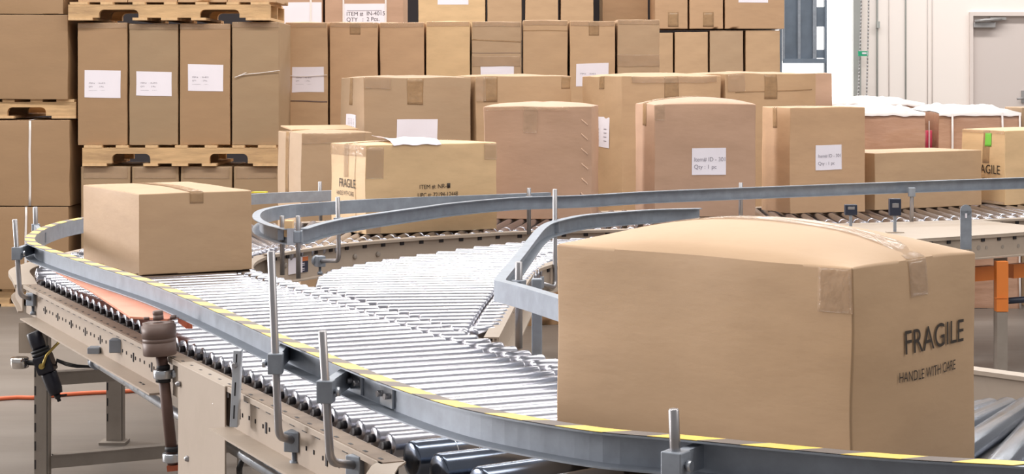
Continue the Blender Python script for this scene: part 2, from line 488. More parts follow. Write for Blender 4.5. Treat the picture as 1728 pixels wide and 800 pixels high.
ar = MB(); ar.tube([D(1645, 36, WD - .06), D(1662, 34, WD - .09), D(1690, 32, WD - .05)], .018, 8); ar.box(D(1684, 31.5, WD - .03), (.18, .04, .03))
pbuild(ar, 'closer_arm', 'closer_grey', dr, ro)
hd = MB(); hd.tube([D(1726, 166, WD), D(1726, 166, WD - .06), D(1716, 167, WD - .06)], .012, 8); hd.box(D(1727, 163, WD + .02), (.05, .02, .14))
pbuild(hd, 'door_handle', 'closer_grey', dr, ro)

# gate leaf on posts in front of the opening
GD = 20.6
g0 = empty('steel_gate', (px2x(1356, GD), GD, 0), 'dark blue-grey steel gate leaf with pale uprights before the bright doorway', 'gate')
ro = g0.location.copy()
zb = CAMZ + (HOR - 103) * GD / F
pn = MB()
pn.box((px2x(1351, GD), GD, zb + 1.3), (px2x(1378, GD) - px2x(1324, GD), .03, 2.6))
for ya, yb in ((45, 12), (98, 84), (103, 99)):
    za, zc = CAMZ + (HOR - ya) * GD / F, CAMZ + (HOR - yb) * GD / F
    pn.box((px2x(1385, GD), GD, (za + zc) / 2), (.09, .03, zc - za))
pbuild(pn, 'panel', 'gate_blue', g0, ro)
for px, wp in ((1321, 3), (1347, 4.5), (1373, 6)):
    pbuild(MB().box((px2x(px, GD), GD - .05, zb + 1.3), (wp * GD / F, .05, 2.6)), 'upright', 'galv', g0, ro)
pbuild(MB().box((px2x(1356, GD), GD - .05, zb), (px2x(1392, GD) - px2x(1320, GD), .06, .05)), 'bottom_rail', 'gate_blue', g0, ro)
for px in (1317, 1392.5):
    pbuild(MB().box((px2x(px, GD), GD, 2.1), (.025, .08, 4.2)), 'post', 'gate_blue', g0, ro)
# hoist chain: two strands of links beside the jamb
ch = MB()
def strand(pa, pb, n):
    for i in range(n):
        t = i / (n - 1); q = pa.lerp(pb, t); q.x += 0.012 * math.sin(t * PI)
        ch.tube([q + Vector((0, 0, -.017)), q + Vector((0, 0, .017))], [.008, .010], 6)
CD = WD - .2
strand(D(1455, -150, CD), D(1448, 172, CD), 54); strand(D(1466, -150, CD), D(1462, 172, CD), 54)
o = ch.build('hoist_chain', 'closer_grey', origin=D(1457, 172, CD)); tag(o, 'thin looped hoist chain hanging beside the grey door jamb', 'chain')
# small green sign
s0 = D(1456.5, 90.5, CD - .05)
o = MB().box((s0.x, s0.y, s0.z), (17 * CD / F, .012, 8.5 * CD / F)).build('green_sign', 'green_sign', origin=s0)
tag(o, 'small green sign hung on the chain by the jamb', 'sign')
pbuild(MB().box(s0 + Vector((.012, -.0075, .004)), (.05, .003, .02)), 'lettering', 'paper', o, s0)
pbuild(MB().box(s0 + Vector((.048, -.0075, 0)), (.006, .003, .05)), 'lettering', 'paper', o, s0)


# ------------------------------------------------------------------ pallets
def pallet(label, cx, y0, z0, wd=1.22, dp=1.0, h=0.128, yaw=0.0, group=None, notch=True):
    """stringer pallet whose front stringer shows two fork notches; y0 is the front face"""
    root = empty('wooden_pallet', (cx, y0 + dp / 2, z0), label, 'pallet', group)
    root.rotation_euler.z = R(yaw)
    bt = 0.016; sh = h - 2 * bt
    def stringer(y):
        a, b = -wd / 2, wd / 2; lo, hi = bt, bt + sh
        pts = [(a, lo)]
        if notch:
            for c in (-wd * .25, wd * .25):
                hw = wd * .098; r = .03; nh = sh * .62
                pts += [(c - hw, lo), (c - hw, lo + nh - r)] + [(c - hw + r - r * math.cos(k * PI / 8), lo + nh - r + r * math.sin(k * PI / 8)) for k in range(1, 5)]
                pts += [(c + hw - r + r * math.sin(k * PI / 8), lo + nh - r + r * math.cos(k * PI / 8)) for k in range(0, 4)] + [(c + hw, lo + nh - r), (c + hw, lo)]
        pts += [(b, lo), (b, hi), (a, hi)]
        mb = MB(); mb.extrude([(x, y, z) for x, z in pts], (0, .038, 0)); return mb
    for y in (-dp / 2, -.019, dp / 2 - .038):
        ob = stringer(y).build('stringer', 'wood', root, origin=(0, 0, 0))
    nb = 7
    for k in range(nb):
        x = -wd / 2 + .05 + (wd - .1) * k / (nb - 1)
        bw = .075 if k not in (0, nb - 1) else .11
        x += (.015 if k == 0 else -.015 if k == nb - 1 else random.uniform(-.012, .012))
        MB().box((x, 0, h - bt / 2), (bw, dp + .004, bt)).build('deck_board', 'wood_light', root, origin=(0, 0, 0))
    for x, bw in ((-wd / 2 + .075, .15), (0, .1), (-.18, .09), (.18, .09), (wd / 2 - .075, .15)):
        MB().box((x, 0, bt / 2), (bw, dp + .004, bt)).build('bottom_board', 'wood_light', root, origin=(0, 0, 0))
    return root


random.seed(4)
# ---- column A, far left: big plain cartons on two pallets
DA = 11.62; pa = DA / F
xr = (122 - 864) * pa
pallet('worn pallet flat on the floor under the far left carton stack', xr - .58, DA + .02, 0, h=.11)
def colA(label, px_r, y_t, y_b, z0, strap=None, m='kraft_brown', yaw=-1.0, seed=1, wd=1.0):
    zt_ = CAMZ - (y_t - HOR) * pa
    x = (px_r - 864) * pa
    c = Carton(label, (x - wd, DA), yaw, wd, .9, zt_ - z0, z0, m, bulge=.008, tbulge=.003, seed=seed, jit=.002)
    if strap:
        u = 1 + (strap - px_r) * pa / wd
        c.patch('strap', 'F', u - .007, 0, u + .007, 1, 'strap_white', off=.003, n=8)
        c.patch('strap', 'T', u - .007, 0, u + .007, 1, 'strap_white', off=.003, n=8)
    return c
colA('lowest far left carton with white strap, on the floor pallet', 117, 349, 489, .11, 45, seed=2)
zA2 = CAMZ - (349 - HOR) * pa
c = colA('big far left carton with white strap, second from the floor', 119, 203, 347, zA2 + .006, 52, seed=3)
zp = CAMZ - (203 - HOR) * pa + .003
pallet('worn pallet between the strapped and the plain cartons at far left', xr - .59, DA + .01, zp + .008, h=.118)
zq = zp + .008 + .118
c = colA('plain far left carton standing on the upper left pallet', 116, 25, 165, zq + .001, seed=5)
colA('topmost far left carton, cut off by the top of the picture', 108, -110, 23, CAMZ - (25 - HOR) * pa + .005, seed=6)

# ---- column B: four upright slab cartons per pallet
DB = 11.6; pb = DB / F
X = lambda px, d: (px - 864.0) * d / F
B_edges = [130, 217, 302.5, 390.5, 473]
zB_f = .13
pallet('pallet on the floor under the slab carton stack left of centre', X(302, DB), DB + .02, 0, h=.128, dp=.66)
low_lab = ['first', 'second', 'third', 'fourth']
lowE = [136, 222, 304, 394, 473]
for i in range(4):
    x0, x1 = X(lowE[i], DB), X(lowE[i + 1], DB)
    c = Carton('%s slab carton from the left in the bottom tier, under the lower pallet' % low_lab[i], (x0 + .003, DB), 0, x1 - x0 - .012, .6, CAMZ - (281 - HOR) * pb - .13, .13, 'kraft_olive',
           group='slab cartons of the bottom tier', bulge=.006, seed=20 + i, n=6, tbulge=.002)
    c.patch('film', 'F', .05, .9, .95, .995, 'clear_tape', n=10, off=.002, wave=.002)
zl = CAMZ - (281 - HOR) * pb
pallet('pale notched pallet between the two tiers of slab cartons', X(305, DB), DB - .03, zl + .004, wd=1.2, dp=.7)
zB = zl + .004 + .128
lab_px = {0: (143, 119, 204, 165), 1: (230, 121.5, 290, 162), 2: (317.5, 109, 377, 154)}
names = ['leftmost slab carton with white label, middle tier on pale pallet', 'second slab carton from the left with white label and a greyer face, middle tier',
         'third slab carton from the left, its white label set highest', 'unlabelled slab carton at the right end of the middle tier on the pale pallet']
for i in range(4):
    x0, x1 = X(B_edges[i], DB), X(B_edges[i + 1], DB)
    wv = x1 - x0 - .012
    ht = CAMZ - ((38, 40, 40, 37)[i] - HOR) * pb - zB - .002
    c = Carton(names[i], (x0 + .004, DB + (0, .0, .0, .0)[i]), 0, wv, .6, ht, zB + .001, ('kraft_brown', 'kraft_olive', 'kraft_brown', 'kraft_olive')[i], group='slab cartons of the middle tier', bulge=.006, seed=30 + i, tbulge=.002)
    if i in lab_px:
        a, t, b, bt_ = lab_px[i]
        U = lambda px: (X(px, DB) - x0 - .004) / wv
        V = lambda py: (CAMZ - (py - HOR) * pb - zB) / ht
        ship_label(c, 'F', U(a), V(bt_), U(b), V(t), ['ITEM #    :  IN-4015', 'QTY         :  2 Pcs.'], .0125, 'ink_light', tilt=-.006, y0=.5, x0=.12)
    c.patch('film', 'F', .0, .955, 1, .997, 'clear_tape', n=10, off=.0015, wave=.002)
    if i == 3:
        pbuild(MB().tube(smooth_path([D(396, 130.5, DB - .012), D(412, 126, DB - .014), D(440, 123, DB - .014), D(472, 119, DB - .012)], .02), .0022, 6), 'film_strand', 'strap_white', c.o, c.o.location)
        pbuild(MB().tube([D(398, 131, DB - .012), D(404, 127, DB - .013), D(416, 122.5, DB - .012)], .002, 6), 'film_strand', 'strap_white', c.o, c.o.location)
zt_ = CAMZ - (33.5 - HOR) * pb
pallet('uppermost notched pallet, on the middle tier slab cartons', X(288, DB), DB - .05, zt_ - .004, wd=1.24, h=.112, dp=.72)
zu = zt_ - .004 + .112
for i in range(4):
    x0 = X(132 + 84 * i, DB); wv = 83 * pb
    Carton('%s slab carton from the left on the uppermost pallet, nearly all out of the picture' % low_lab[i], (x0, DB), 0, wv, .6, .6, zu + .001, 'kraft', group='slab cartons on the uppermost pallet', bulge=.003, seed=40 + i, n=4)

# ---- row C: a row of slab cartons behind the tall cartons
DC = 12.3; pc = DC / F
C_edges = [477, 555.5, 640, 718.5, 795.5, 881.5, 960.5, 1040.5, 1115.5]
C_top = [38, 38, 38.5, 36.5, 37, 34.5, 36, 33.5]
C_lab = ['slab carton with a white label, between the pallet stack and the tall front carton', 'slab carton right of the labelled slab carton, with tape down its middle', 'third slab carton of the middle row, behind the tall cartons',
         'fourth slab carton of the middle row, with a smooth plain face', 'creased slab carton in film with only the top of its label showing', 'slab carton in the middle row with a folded band along its top',
         'slab carton with a white label sliver, second from the right of the middle row', 'slab carton at the right end of the middle row, taped in film']
zC = .995
for i in range(8):
    x0, x1 = X(C_edges[i], DC), X(C_edges[i + 1], DC); wv = x1 - x0 - .014
    # lower tier that carries the row
    ht = CAMZ - (C_top[i] - HOR) * pc - zC
    Carton('carton of the hidden tier under the middle row', (x0 + .004, DC), 0, wv, .6, zC - .001, 0, 'kraft_grey', group='hidden lower tier of the middle row', n=3, seed=50 + i)
    c = Carton(C_lab[i], (x0 + .004 + (.012 if i == 0 else 0), DC), 0, wv - (.012 if i == 0 else 0), .6, ht, zC + .001, ('kraft', 'kraft_warm', 'kraft_warm', 'kraft_yellow', 'kraft_grey', 'kraft', 'kraft', 'kraft_grey')[i],
               group='slab cartons of the middle row', bulge=.007, tbulge=.006, seed=60 + i, jit=.002)
    U = lambda px: (X(px, DC) - x0 - .004) / wv
    V = lambda py: (CAMZ - (py - HOR) * pc - zC) / ht
    if i == 0:
        ship_label(c, 'F', U(490), V(156), U(546), V(113), ['ITEM #    :  IN-4015', 'QTY         :  2 Pcs.'], .0125, tilt=.004, y0=.45, x0=.12)
        c.patch('crease', 'F', U(488), V(172.5), U(552), V(170.5), 'brown_hub', n=6, tilt=-.008, off=.0008)
    if i == 0: pbuild(MB().tube(smooth_path([D(480, 127, DC - .012), D(510, 129, DC - .014), D(552, 126.5, DC - .012)], .02), .0022, 6), 'film_strand', 'strap_white', c.o, c.o.location)
    if i == 4: ship_label(c, 'F', U(811), V(150), U(867), V(112.5), ['ITEM #    :  IN-4015'], .0125, y0=.5, x0=.12)
    if i == 6: ship_label(c, 'F', U(972), V(145), U(1027), V(107), ['ITEM #    :  IN-4015'], .0125, y0=.5, x0=.12, tilt=.01)
    if i in (1, 2, 6): c.patch('tape', 'F', .42, V((95, 58, 0, 0, 0, 0, 60)[i]), .64, .998, 'tape', n=8)
    if i in (4, 7): c.patch('film', 'F', .0, V(112), 1, V((95, 0, 0, 92)[i - 4]), 'clear_tape', n=12, off=.003, wave=.006)
    if i in (5,): c.patch('crease', 'F', 0, V(52.5), 1, V(51), 'tape', n=6)
    if i in (4,): c.patch('crease', 'F', 0, V(90), 1, V(89.2), 'brown_hub', n=6, off=.0008); c.patch('crease', 'F', 0, V(70), 1, V(68), 'tape', n=6, tilt=-.02)
    c.patch('film', 'F', .02, .96, .98, .999, 'clear_tape', n=8, off=.002, wave=.004)

# ---- rear rows
DR = 16.8; pr = DR / F
zR = CAMZ - (113 - HOR) * pr - .62
R_low = [(1060, 1116.5, 53, 'narrow slab carton beside the middle row end, partly hidden'), ]
lowR = [(1062, 1137.5, 55.5), (1138.5, 1196.5, 54), (1197.5, 1256, 51.5), (1258, 1318, 51)]
lowl = ['half hidden back row carton just right of the middle row', 'second carton of the lower back row, right of the middle row', 'third carton of the lower back row with a grey upper face', 'last carton of the lower back row, beside the steel gate']
for i, (a, b, t) in enumerate(lowR):
    x0, x1 = X(a, DR), X(b, DR)
    zt_ = CAMZ - (t - HOR) * pr
    Carton('large carton hidden under the back row', (x0 + .002, DR), 0, x1 - x0 - .006, .6, zt_ - .735 - .002, 0, 'kraft_grey', group='hidden cartons under the back row', n=3, seed=70 + i)
    c = Carton(lowl[i], (x0 + .002, DR), 0, x1 - x0 - .012, .6, .735, zt_ - .735, ('kraft', 'kraft', 'kraft_grey', 'kraft')[i], group='lower back row cartons', bulge=.005, seed=75 + i, tbulge=.002)
upR = [(1022, 1103.5, 31, 'upper back row carton with a shaded left edge, right of the dark gap'), (1104.5, 1162, 49, 'upper back row carton with a tape mark near its foot'),
       (1163, 1221.5, 48.5, 'narrow upper back row carton with a grey tape patch, left of the labelled one'), (1222.5, 1325, 47, 'wide top right carton with a white label at its upper edge')]
zU = CAMZ - (49.5 - HOR) * pr
for i, (a, b, bt_, lb) in enumerate(upR):
    x0, x1 = X(a, DR), X(b, DR)
    if i == 0:
        Carton('large carton hidden under the back row', (x0, DR + .62), 0, x1 - x0 - .01, .5, zU - .01, 0, 'kraft_grey', group='hidden cartons under the back row', n=3, seed=88)
    c = Carton(lb, (x0 + .002, DR - .02 + (.64 if i == 0 else 0)), 0, x1 - x0 - .012, .6, .735, zU + .006, 'kraft_warm' if i else 'kraft', group='upper back row cartons', bulge=.006, seed=80 + i)
    if i == 3: c.patch('label', 'F', (1246 - a) / (b - a), (CAMZ - (5.5 - HOR) * pr - zU) / .735, (1297 - a) / (b - a), 1 - .02 * 0 - .25, 'paper', n=4)
    if i in (1, 2): c.patch('tape', 'F', .4, .02, .72, .2, 'tape', n=5)
# upper back row seen over the middle row
topR = [(705.5, 819.5, 'wide upper back carton, white label at its top edge, right of the dark gap'), (822, 881, 'upper back carton right of the wide labelled one'), (886, 942.5, 'upper back carton in the middle of three plain ones'),
        (946, 1002, 'upper back carton with a pale label on its right side')]
for i, (a, b, lb) in enumerate(topR):
    x0, x1 = X(a, DR), X(b, DR)
    Carton('large carton hidden under the back row', (x0, DR), 0, x1 - x0 - .006, .6, zU - .1, 0, 'kraft_grey', group='hidden cartons under the back row', n=3, seed=95 + i)
    c = Carton(lb, (x0 + .002, DR), 0, x1 - x0 - .006, .6, .9, zU - .1 + .001, ('kraft_yellow', 'kraft', 'kraft', 'kraft')[i], group='upper back cartons over the middle row', bulge=.005, seed=90 + i)
    if i == 0: c.patch('label', 'F', (738.5 - a) / (b - a), (CAMZ - (8 - HOR) * pr - zU + .1) / .9, (791 - a) / (b - a), .98, 'paper', n=4)
    if i == 3: c.patch('label', 'R', .1, .55, .5, .95, 'paper', n=4)
# two labelled cartons behind the left end of the middle row
DL = 14.2; pl = DL / F
for i, (a, b) in enumerate([(465, 545.5), (548.5, 682)]):
    x0, x1 = X(a, DL), X(b, DL); wv = x1 - x0 - .006
    z0 = 1.40
    Carton('large carton hidden under the strapped pair', (x0, DL), 0, wv, .6, z0 - .002, 0, 'kraft_grey', group='hidden cartons under the strapped pair', n=3, seed=100 + i)
    c = Carton(('strapped carton whose blank white label fills most of its face', 'strapped carton with the large label reading ITEM # IN-4015')[i], (x0, DL), 0, wv, .6, .95, z0, 'kraft_pink', bulge=.004, seed=105 + i)
    V = lambda py: (CAMZ - (py - HOR) * pl - z0) / .95
    U = lambda px: (px - a) / (b - a)
    if i == 0:
        c.patch('label', 'F', U(470.5), V(52), U(544), V(4), 'paper', n=4)
        c.patch('strap', 'F', U(524), .0, U(527.5), 1, 'strap_white', off=.003, n=6)
    else:
        lab = c.patch('label', 'F', U(581), V(60), U(652), V(6.5), 'paper', n=4)
        c.text('lettering', 'F', 'ITEM #', U(585), V(26.5), .042, 'ink', parent=lab); c.text('lettering', 'F', ':  IN-4015', U(612), V(26), .042, 'ink', parent=lab)
        c.text('lettering', 'F', 'QTY', U(585), V(36), .042, 'ink', parent=lab); c.text('lettering', 'F', ':  2 Pcs.', U(612), V(35.5), .042, 'ink', parent=lab)
        c.patch('lettering', 'F', U(586), V(18.2), U(645), V(17.4), 'ink_light', n=4, off=.002, parent=lab)
        for q in (578.5, 650.5): c.patch('strap', 'F', U(q), .0, U(q + 3), 1, 'strap_white', off=.003, n=6)

# ---- tall cartons on the floor behind the rear conveyor
def tall(label, flb, yaw, wv, dv, ztop, m, seed, **k):
    return Carton(label, flb, yaw, wv, dv, ztop, 0.0, m, seed=seed, bulge=k.pop('bulge', .01), tbulge=k.pop('tbulge', .012), jit=.003, n=10, **k)
YA = 20.0; ca, sa = math.cos(R(YA)), math.sin(R(YA))
T1 = tall('tall carton with a blank pale label, standing behind the FRAGILE carton', (-.819, 10.4), YA, .625, .5, 1.418, 'kraft_grey', 120)
T2 = tall('tall carton between the blank-labelled one and the half-open topped carton', (-.819 + ca * .655, 10.4 + sa * .655), YA, .58, .5, 1.425, 'kraft', 121)
T3 = tall('tall carton whose broad left side carries a narrow white label', (.603, 10.3), YA, .6, .58, 1.425, 'kraft', 122, tbulge=.02)
T4 = tall('tall carton at the right end of the row, under the steel gate', (.603 + ca * .628, 10.3 + sa * .628), YA, .57, .5, 1.44, 'kraft', 123)
def vz(py, d): return CAMZ - (py - HOR) * d / F
T1.patch('label', 'F', .30, vz(262, 10.5) / 1.418, .68, vz(201, 10.5) / 1.418, 'paper', n=4)
T1.patch('tape', 'F', .4, vz(176, 10.5) / 1.418, .55, .999, 'tape')
T1.patch('tape', 'L', .42, vz(178, 10.6) / 1.418, .55, .999, 'tape')
lb_ = T1.patch('label', 'L', .3, vz(262, 10.6) / 1.418, .7, vz(193, 10.6) / 1.418, 'paper', n=4)
for q in range(4): T1.text('lettering', 'L', 'ITEM # : IN-4015', .42 + q * .07, vz(238, 10.6) / 1.418, .018, 'ink_light', parent=lb_, rot=90)
T1.patch('film', 'F', .0, .955, .25, .999, 'clear_tape', wave=.004, off=.002)
T2.patch('tape', 'F', .08, vz(172, 10.7) / 1.425, .22, .999, 'tape'); T2.patch('film', 'F', .0, .9, .1, .999, 'clear_tape', wave=.005, off=.003)
T2.patch('tape', 'F', .9, vz(150, 10.7) / 1.425, .99, .999, 'tape')
T3.patch('tape', 'F', .42, vz(165, 10.4) / 1.425, .56, .999, 'tape'); T3.patch('tape', 'L', .45, vz(150, 10.5) / 1.425, .57, .999, 'tape')
lb_ = T3.patch('label', 'L', .36, vz(248, 10.6) / 1.425, .72, vz(197, 10.6) / 1.425, 'paper', n=4)
for q, t in enumerate(['ITEM', 'QTY', 'CTN', 'PCS']):
    for u_ in (.42, .6): T3.patch('lettering', 'L', u_, vz(218 + q * 6.5, 10.6) / 1.425, u_ + .06, vz(217 + q * 6.5, 10.6) / 1.425, 'ink_light', n=2, off=.003, parent=lb_)
T3.patch('film', 'F', .1, .975, .95, .998, 'clear_tape', wave=.006, off=.002)
T4.patch('film', 'F', .02, .93, .2, .999, 'clear_tape', wave=.006, off=.002); T4.patch('crease', 'F', .1, .93, .95, .934, 'tape', tilt=.01)
T4.patch('tape', 'F', .42, .90, .56, .999, 'tape')
T5 = tall('carton left of the FRAGILE carton, with a gaping top flap', (-1.115, 9.95), 25, .4, .4, 1.125, 'kraft_grey', 124, seam='y')
T5.patch('tape', 'L', .4, .7, .54, .999, 'tape'); T5.patch('film', 'F', .0, .95, .9, .999, 'clear_tape', wave=.004)
# a flap standing a little open on top of it
fl = MB(); fl.box((0, .1, 0), (.38, .2, .006), rot=Matrix.Rotation(R(5), 3, 'X')); ob = fl.build('flap', 'kraft', T5.o, origin=(0, 0, 0)); ob.location = (0, -.02, 1.143)
T6 = Carton('small pinkish carton at the foot of the steel gate, behind the tall row', (X(1376, 12.86), 12.86), 4, .115, .2, 1.445, 0, 'kraft_pink', seed=126, n=6)


# ---- film-wrapped pallet loads by the wall
def wrapped(label, flb, yaw, wv, dv, ztop, seed, group=None):
    c = Carton(label, flb, yaw, wv, dv, ztop, 0, 'film_brown', seed=seed, bulge=.012, tbulge=.006, jit=.004, n=12, group=group, sb=.1)
    bm = bmesh.new(); nx_, ny_ = 26, 12; g = []
    for a in range(nx_ + 1):
        row = []
        for b in range(ny_ + 1):
            u, v = a / nx_, b / ny_
            p = c.pos('T', u, v, 0.0)
            e = min(1, 6 * min(u, 1 - u)) * min(1, 9 * min(v + .06, 1 - v))
            p.z += .004 + e * (.026 + .026 * noise.noise(Vector((p.x * 9 + seed, p.y * 5, 0))) + .012 * noise.noise(Vector((p.x * 26, p.y * 20, seed))))
            if b == 0: p.y -= .014
            row.append(bm.verts.new(p))
        g.append(row)
    for a in range(nx_):
        for b in range(ny_): bm.faces.new((g[a][b], g[a + 1][b], g[a + 1][b + 1], g[a][b + 1])).smooth = True
    sk = [bm.verts.new(Vector((q[0].co.x, q[0].co.y + .001, ztop - .012 - .012 * (.5 + noise.noise(Vector((q[0].co.x * 14, seed, 0))))))) for q in g]
    for a in range(nx_): bm.faces.new((sk[a], sk[a + 1], g[a + 1][0], g[a][0])).smooth = True
    bmesh.ops.recalc_face_normals(bm, faces=bm.faces)
    me = bpy.data.meshes.new('plastic_sheet'); bm.to_mesh(me); bm.free(); me.materials.append(MATS['film_white'])
    o = bpy.data.objects.new('plastic_sheet', me); COL.objects.link(o); o.parent = c.o
    return c
WD1 = 11.55
W1 = wrapped('film-wrapped brown carton behind the plain low carton, left of the pink bundle', (X(1432, WD1), WD1 - .02), -1, (1559 - 1432) * WD1 / F, 1.2, 1.2, 131)
W2 = wrapped('film-wrapped brown carton with white straps, right of the pink bundle', (X(1584, WD1), WD1), -1, (1722 - 1584) * WD1 / F, 1.2, 1.2, 132)
for px in (1607, 1690, 1719.5):
    u = (px - 1584) / (1722 - 1584); W2.patch('strap', 'F', u - .012, .0, u + .012, 1, 'strap_white', off=.014, n=8)
W2.patch('label', 'F', .37, .715, .42, .765, 'paper', n=3, off=.016)
pk = empty('pink_bundle', (X(1571.5, WD1), WD1 + .1, 0), 'pink bundle standing in the gap between the two film-wrapped cartons', 'bundle'); ro = pk.location.copy()
b_ = MB(); 
for q, px in enumerate((1568, 1575)):
    b_.tube([(X(px, WD1), WD1 + .1, .93), (X(px, WD1), WD1 + .1, 1.09)], .015, 12)
pbuild(b_, 'wrapper', 'pink', pk, ro)
pbuild(MB().box((X(1571.5, WD1), WD1 + .1, .465), (.045, .05, .93)), 'stand', 'leg_grey', pk, ro)
pbuild(MB().box((X(1571.5, WD1), WD1 + .06, .6), (.006, .004, 1.1)), 'strap', 'strap_white', pk, ro)
W3 = wrapped('low white-topped film-wrapped load farther back, below the doorway', (X(1376, 13.2), 13.2), -1.5, (1558 - 1376) * 13.2 / F, 1.2, 1.235, 133)
W3.patch('strap', 'F', .77, .0, .79, 1, 'strap_white', off=.014, n=6); W3.patch('strap', 'F', .28, .0, .30, 1, 'strap_white', off=.014, n=6)
W4 = Carton('carton edge at the far right border beside the strapped wrapped load', (X(1724, 11.7), 11.7), 0, .3, .4, 1.23, 0, 'kraft_grey', seed=134, n=4)

# ------------------------------------------------------------------ conveyors
DECK = .744


def roller(root, ro, p0, p1, r=.024, r1=None, m='roller_steel', axle=None, name='roller'):
    """tube with rounded shoulders from p0 to p1 (axis)"""
    r1 = r if r1 is None else r1
    L = (p1 - p0).length
    k = lambda t: r + (r1 - r) * t
    mb = MB().lathe(p0, p1, [(0.0, r * .45), (0.0005, r * .82), (.003, r * .96), (.007, r), (L * .5, k(.5)), (L - .007, r1), (L - .003, r1 * .96), (L - .0005, r1 * .82), (L, r1 * .45)], 20)
    o = pbuild(mb, name, m, root, ro)
    if axle:
        ax = (p1 - p0).normalized()
        a = MB().lathe(p0 - ax * axle, p0 + ax * .001, [(0, .005), (.001, .0085), (axle, .009)], 6)
        pbuild(a, 'axle_end', 'slot_black', o, ro)
    return o


FR = [(0, 0), (.05, 0), (.05, -.011), (.046, -.011), (.046, -.004), (.039, -.004), (.039, -.091), (.093, -.091), (.093, -.096), (.034, -.096), (.034, -.004), (0, -.004)]
FRT = [(0, 0), (.06, 0), (.06, -.011), (.056, -.011), (.056, -.004), (.03, -.004), (.03, -.105), (.06, -.105), (.06, -.11), (.025, -.11), (.025, -.004), (0, -.004)]


def slots(path, side, zt, o_web, z_list, pitch, size, start=0.0, o_top=None, mb=None):
    """dark slots on a frame web (z_list below top) and on its top flange"""
    A = Arc(path); mb = mb or MB(); n0 = len(mb.bm.faces); d = start
    while d < A.L - .01:
        p = A.at(d); t = A.tan(d); n = Vector((t.y, -t.x, 0)) * side
        rot = Matrix(((t.x, n.x, 0), (t.y, n.y, 0), (0, 0, 1)))
        for (dz, sx, sz) in z_list:
            mb.box(p + n * o_web + Vector((0, 0, dz)), (sx, .004, sz), rot=rot)
        if o_top: mb.box(p + n * o_top + Vector((0, 0, .0004)), (.016, .006, .0012), rot=rot)
        d += pitch
    for f_ in list(mb.bm.faces)[n0:]: f_.material_index = 1
    return mb


# --- main straight conveyor
A0 = G(85.2, 486, .72); A38 = G(645.4, 752.5, .72)
ua = (A38 - A0).normalized(); na = Vector((-ua.y, ua.x, 0))         # ua towards the viewer, na across to the far side
if na.x < 0: na = -na
B0 = G(491, 474, .735); B1 = G(985, 621, .735); B0.z = B1.z = .72; B0 -= na * .012; B1 -= na * .012; ub = (B1 - B0).normalized()
PITCH = (A38 - A0).length / 38
mc = A0 + ua * 1.4 + na * .42; mc.z = 0
main = empty('roller_conveyor', mc, 'long straight roller conveyor crossing the foreground from bottom centre to upper left', 'conveyor')


def far_hit(p):
    # intersect p + na*s with the far line
    w_ = B0 - p; den = na.x * ub.y - na.y * ub.x
    return (w_.x * ub.y - w_.y * ub.x) / den


for i in range(-2, 39):
    p = A0 + ua * (PITCH * i) + na * .012
    L = far_hit(p)
    roller(main, mc, p, p + na * (L - .092), axle=.012)
    roller(main, mc, p + na * (L - .074), p + na * L, name='short_roller')
near0 = A0 + ua * (PITCH * -2.6); near1 = A0 + ua * (PITCH * 39.5)
pn0 = [near0 + Vector((0, 0, -.008)), near1 + Vector((0, 0, -.008))]
pl0 = G(305, 616, .708); pl1 = G(396, 655, .708)
ta = (pl0 - pn0[0]).dot(ua); tb = (pl1 - pn0[0]).dot(ua)
sd = 1 if (Vector((ua.y, -ua.x, 0)).dot(na) < 0) else -1
FRS = [(0, 0), (.05, 0), (.05, -.011), (.046, -.011), (.046, -.004), (.039, -.004), (.039, -.095), (.034, -.095), (.034, -.004), (0, -.004)]
hb = MB(); slot_geo = []
# dusty top strip of the flange, flange slots, black squares under the lip, web holes
pbuild(MB().sweep([q + Vector((0, 0, .0016)) for q in pn0], [(.004, 0), (.045, 0), (.045, -.002), (.004, -.002)], sd), 'flange_top', 'beige_dusty', main, mc)
A_ = Arc(pn0)
rotm = Matrix(((ua.x, -na.x, 0), (ua.y, -na.y, 0), (0, 0, 1)))
def frame_piece(d0, d1, prof):
    """one length of side frame with its flange slots, black lip squares and web holes as dark faces of the same mesh"""
    mb = MB().sweep([A_.at(d0), A_.at(d1)], prof, sd)
    n0 = len(mb.bm.faces)
    d = math.ceil((d0 - .03) / PITCH) * PITCH + .03
    while d < d1 - .012:
        mb.box(A_.at(d) - na * .0395 + Vector((0, 0, -.0115)), (.026, .004, .013), rot=rotm)
        mb.box(A_.at(d + .02) - na * .036 + Vector((0, 0, .0016)), (.016, .006, .0012), rot=rotm); d += PITCH
    if prof is FR:
        k = 0
        while .12 + k * .19 < d1 - .05:
            d = .12 + k * .19; k += 1
            if d < d0 + .05: continue
            p = A_.at(d) - na * .0395
            mb.box(p + Vector((0, 0, -.052)), (.009, .003, .024), rot=rotm)
            for q in (-.022, .022): mb.box(p + ua * q + Vector((0, 0, -.052)), (.004, .003, .009), rot=rotm)
            for q in (.07, .115): mb.box(p + ua * q + Vector((0, 0, -.05)), (.004, .003, .009), rot=rotm)
            q = A_.at(d) - na * .07 + Vector((0, 0, -.0905))
        mb.box(q, (.014, .006, .0014), rot=rotm); mb.box(q + ua * .03, (.014, .006, .0014), rot=rotm)
    mb.bm.faces.ensure_lookup_table()
    for f_ in list(mb.bm.faces)[n0:]: f_.material_index = 1
    pbuild(mb, 'side_frame', ['beige', 'slot_black'], main, mc)
frame_piece(0, .17, FRS); frame_piece(.17, ta - .13, FR); frame_piece(ta - .13, tb, FRS); frame_piece(tb, A_.L, FR)
farp = [B0 - ub * .06 + na * .004 + Vector((0, 0, -.004)), B1 + ub * .25 + na * .004 + Vector((0, 0, -.004))]
pbuild(MB().sweep(farp, FRT, -sd), 'side_frame', 'beige_dusty', main, mc)
